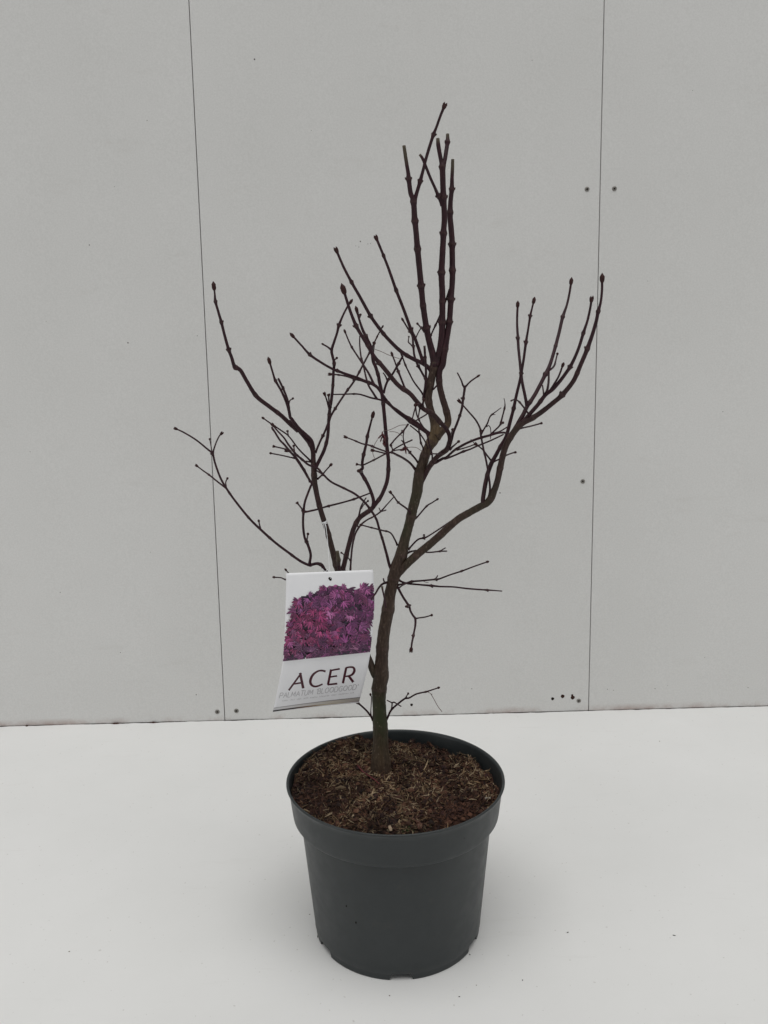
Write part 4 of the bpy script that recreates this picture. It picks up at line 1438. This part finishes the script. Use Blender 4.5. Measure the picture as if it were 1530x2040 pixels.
# the colour bands along the bottom edge of the tag
def band(y0l, y0r, y1l, y1r, colf, name):
    v, f, cols = [], [], []
    n = 40
    for i in range(n + 1):
        u = i / n
        for k, (a, b) in enumerate(((y0l, y0r), (y1l, y1r))):
            yy = a + (b - a) * u
            xl, xr = interp(LEFT, a), interp(RIGHT, b)
            xx = xl + 0.4 + (xr - xl - 0.8) * u
            v.append(card(xx, yy - 1.1 * sin(pi * u), 0.00013))
            cols.append(colf(u))
    for i in range(n):
        f.append((2 * i, 2 * i + 1, 2 * i + 3, 2 * i + 2))
    o = adopt(mesh(name, v, f, M_band, smooth=False), plant_tag)
    setcol(o, 'col', cols)


M_band = mat_vcol('printed_band', 0.35)


def rampc(stops):
    def fn(u):
        for (a, ca), (b, cb) in zip(stops[:-1], stops[1:]):
            if u <= b:
                t = (u - a) / (b - a)
                return tuple(p + (q - p) * t for p, q in zip(ca, cb))
        return stops[-1][1]
    return fn


band(1409.8, 1388.6, 1411.6, 1390.0, rampc([(0, (0.45, 0.44, 0.46)), (0.5, (0.30, 0.28, 0.29)), (1, (0.17, 0.16, 0.16))]), 'printed_band')
band(1411.7, 1390.1, 1415.0, 1395.6, rampc([(0, (0.62, 0.62, 0.63)), (0.4, (0.60, 0.58, 0.56)), (0.7, (0.50, 0.46, 0.40)), (1, (0.34, 0.31, 0.29))]), 'printed_band')
band(1415.1, 1395.7, 1418.2, 1397.6, rampc([(0, (0.030, 0.028, 0.030)), (0.25, (0.05, 0.035, 0.035)), (0.42, (0.23, 0.15, 0.10)), (0.6, (0.46, 0.40, 0.30)), (0.85, (0.40, 0.36, 0.31)), (1, (0.20, 0.16, 0.16))]), 'printed_band')

# hole and tie
v, f = [], []
for (x, y) in ((656.0, 1149.5), (653.8, 1152.0), (655.5, 1155.0), (658.0, 1157.5), (661.0, 1155.8), (660.6, 1151.5)):
    v.append(card(x, y, 0.0002))
f.append(tuple(range(len(v))))
adopt(mesh('hole', v, f, M_dark, smooth=False), plant_tag)
M_tie = simple('clear_white_tie', (0.72, 0.73, 0.74), 0.3)
lsS = DONE['ls']['s']


def tie(line, wd):
    p = parse(line)
    for q in p:
        q[2] = wd
    pts = catmull(p, 2.5)
    v, f, n = [], [], 6
    pos = []
    yl, yh = 1040.0, 1155.0
    kk = min(lsS, key=lambda q: (q[0] - 647) ** 2 + (q[1] - 1040) ** 2)[3]
    for q in pts:
        t = min(1, max(0, (q[1] - yl) / (yh - yl)))
        pos.append(at(q[0], q[1], (YT + kk - 0.0052) * (1 - t) + (card_depth(657, 1155) - 0.0012) * t))
    for i in range(len(pos)):
        t = (pos[min(i + 1, len(pos) - 1)] - pos[max(0, i - 1)]).normalized()
        u, k = frame(t, Vector((0.2, -1, 0.1)))
        for j in range(n):
            a = 2 * pi * j / n
            v.append(pos[i] + (u * cos(a) + k * sin(a)) * (wd * 0.5 * MM))
    for i in range(len(pos) - 1):
        for j in range(n):
            f.append((i * n + j, i * n + (j + 1) % n, (i + 1) * n + (j + 1) % n, (i + 1) * n + j))
    adopt(mesh('tie', v, f, M_tie), plant_tag)


tie('N 430,850 450,842 468,838 485,826 498,812', 2.6)
tie('N 468,842 480,850 500,850', 2.4)
tie('N 460,845 480,900 490,960 505,1100 520,1300 530,1500 545,1620', 1.2)
tie('N 445,850 462,930 472,1030', 1.1)
tie('N 468,842 484,900 494,1010', 1.0)
tie('Z 642,1133 648,1139 652,1134 655,1140 657,1150', 1.2)

# ---------------------------------------------------------------- small loose things
rnd = random.Random(5)


def crumb(px, py, L, W, ang, label, mat):
    P = at_floor(px, py)
    L, W = L * 0.8, W * 0.72
    v, f = [], []
    n = 7
    for k, (t, r) in enumerate(((-1, 0.1), (-0.6, 0.8), (0, 1.0), (0.6, 0.7), (1, 0.1))):
        for i in range(n):
            a = 2 * pi * i / n
            j = rnd.uniform(0.75, 1.2)
            q = Vector((t * L / 2, cos(a) * W / 2 * r * j, sin(a) * W / 2 * r * j * 0.8 + W * 0.38))
            v.append(tuple(Matrix.Rotation(ang, 3, 'Z') @ q))
    for k in range(4):
        for i in range(n):
            f.append((k * n + i, k * n + (i + 1) % n, (k + 1) * n + (i + 1) % n, (k + 1) * n + i))
    f.append(tuple(range(n))[::-1])
    f.append(tuple(4 * n + i for i in range(n)))
    o = mesh('soil_crumb', v, f, mat, smooth=False)
    o.location = P
    tag(o, label, 'crumb', 'soil crumbs on the white floor')


M_cr = simple('soil_crumb', (0.028, 0.020, 0.016), 0.9, 0.2)
M_cr2 = simple('pale_crumb', (0.16, 0.13, 0.10), 0.9, 0.2)
crumb(1343, 1864, 0.0052, 0.0016, -0.3, 'long dark crumb farthest right on the floor', M_cr)
crumb(1131, 1858, 0.0042, 0.0018, 0.4, 'dark oval crumb on the floor midway to the right of the pot', M_cr)
crumb(936, 1902, 0.0036, 0.0013, -0.9, 'thin crumb touching the floor right beside the pot base', M_cr)
crumb(1041, 1953, 0.0020, 0.0018, 0.2, 'round dark crumb on the floor in front and right of the pot', M_cr)
crumb(949, 1963, 0.0018, 0.0012, 0.2, 'tiny crumb on the floor below the right edge of the pot', M_cr2)
crumb(915, 1986, 0.0026, 0.0015, 0.1, 'brownish crumb on the floor nearest the bottom edge', M_cr)
crumb(776, 1984, 0.0020, 0.0018, 0.2, 'dark crumb on the floor directly in front of the pot', M_cr2)
crumb(138, 1896, 0.0026, 0.0016, 0.2, 'lone grey crumb on the floor far left of the pot', M_cr2)
crumb(1314, 1477, 0.0030, 0.0018, 0.2, 'pale crumb on the floor near the wall at right', M_cr2)
crumb(617, 1822, 0.0024, 0.0014, 0.6, 'pale crumb on the floor left beside the pot wall', M_cr2)

# clods of reddish dirt in the crack below the wall
for (px, py, L, lab) in ((232, 1444.5, 0.020, 'rust brown dirt clod in the crack below the left wall panel'), (306, 1441.5, 0.013, 'thin reddish dirt clod right of the rust brown clod, in the wall crack'), (55, 1448.5, 0.006, 'small dark dirt clod at the far left of the wall crack')):
    P = wall_xz(px, py)
    v, f = [], []
    n = 8
    for k in range(9):
        t = k / 8
        r = 0.0019 * sin(pi * min(1, max(0.02, t))) * rnd.uniform(0.6, 1.2) + 0.0002
        for i in range(n):
            a = 2 * pi * i / n
            v.append(((t - 0.5) * L, -0.0030 + cos(a) * r * 0.9, 0.0012 + sin(a) * r * rnd.uniform(0.7, 1.1)))
    for k in range(8):
        for i in range(n):
            f.append((k * n + i, k * n + (i + 1) % n, (k + 1) * n + (i + 1) % n, (k + 1) * n + i))
    o = mesh('dirt_clod', v, f, simple('rust_dirt', (0.060, 0.026, 0.018), 0.95, 0.1))
    o.location = (P.x, wy(P.x), 0)
    o.rotation_euler = (0, 0, WROT)
    tag(o, lab, 'dirt', 'dirt clods in the wall crack')


def soil_point(px, py):
    d = ray(px, py)
    for k in range(4000):
        P = CAMP + d * (0.6 + k * 0.0002)
        if P.z <= soil_h(P.x - PX, P.y - PY):
            return P
    return at_floor(px, py, RIM - 0.012)


def on_soil_strip(name, pts, wd, mat, label, cat, thick=0.0009, hump=0.002):
    v, f = [], []
    P = [soil_point(*q) + Vector((0, 0, hump)) for q in pts]
    n = 6
    for i, c in enumerate(P):
        t = (P[min(i + 1, len(P) - 1)] - P[max(0, i - 1)]).normalized()
        u, k = frame(t, Vector((0, 0, 1)))
        wq = wd * (0.35 + 0.65 * sin(pi * (i + 0.6) / (len(P) + 0.2)))
        for j in range(n):
            a = 2 * pi * j / n
            v.append(c + u * cos(a) * wq / 2 + k * sin(a) * thick)
    for i in range(len(P) - 1):
        for j in range(n):
            f.append((i * n + j, i * n + (j + 1) % n, (i + 1) * n + (j + 1) % n, (i + 1) * n + j))
    f.append(tuple(range(n))[::-1])
    f.append(tuple((len(P) - 1) * n + j for j in range(n)))
    o = mesh(name, v, f, mat, smooth=False)
    tag(o, label, cat)
    return o


M_red = simple('red_stalk', (0.13, 0.014, 0.022), 0.5)
on_soil_strip('fallen_stalk', [(712, 1530), (722, 1542), (733, 1550), (745, 1558), (756, 1568)], 0.0016, M_red, 'slim red leaf stalk lying on the soil just left of the trunk', 'stalk', 0.0007, 0.004)
M_dl = simple('brown_leaf', (0.085, 0.034, 0.020), 0.7)
on_soil_strip('dry_leaf', [(822, 1637), (828, 1642), (835, 1648), (836, 1656)], 0.0085, M_dl, 'curled orange brown dry leaf on the soil at the front rim', 'leaf', 0.0012, 0.004)
on_soil_strip('dry_leaf', [(862, 1478), (872, 1471), (882, 1474), (888, 1482)], 0.012, simple('dark_red_leaf', (0.075, 0.022, 0.018), 0.7), 'crumpled dark red dry leaf on the soil at the back rim', 'leaf', 0.0025, 0.003)
on_soil_strip('bark_chip', [(776, 1652), (778, 1657), (779, 1662)], 0.0042, simple('pale_chip', (0.30, 0.22, 0.15), 0.8), 'pale bark chip standing at the front rim', 'bark chip', 0.0012, 0.004)
on_soil_strip('pebble', [(968, 1593), (972, 1593.5), (976, 1593)], 0.0042, simple('white_pebble', (0.34, 0.29, 0.24), 0.7), 'small pale pebble on the soil at the right rim', 'pebble', 0.0014, 0.002)

# moss at the front
v, f, cols = [], [], []
for k in range(130):
    c = soil_point(rnd.uniform(800, 824), rnd.uniform(1650, 1662)) + Vector((0, 0, 0.001))
    d = Vector((rnd.gauss(0, .6), rnd.gauss(0, .6), 1)).normalized() * rnd.uniform(0.0015, 0.0045)
    s = Vector((rnd.gauss(0, 1), rnd.gauss(0, 1), 0)).normalized() * 0.00035
    b = len(v)
    v += [c - s, c + s, c + d]
    cc_ = rnd.choice(((0.030, 0.055, 0.012), (0.045, 0.075, 0.018), (0.022, 0.040, 0.010)))
    cols += [cc_] * 3
    f.append((b, b + 1, b + 2))
o = mesh('moss', v, f, mat_vcol('moss', 0.8), smooth=False)
setcol(o, 'col', cols)
tag(o, 'little tuft of green moss at the front rim of the soil', 'moss', kind='stuff')
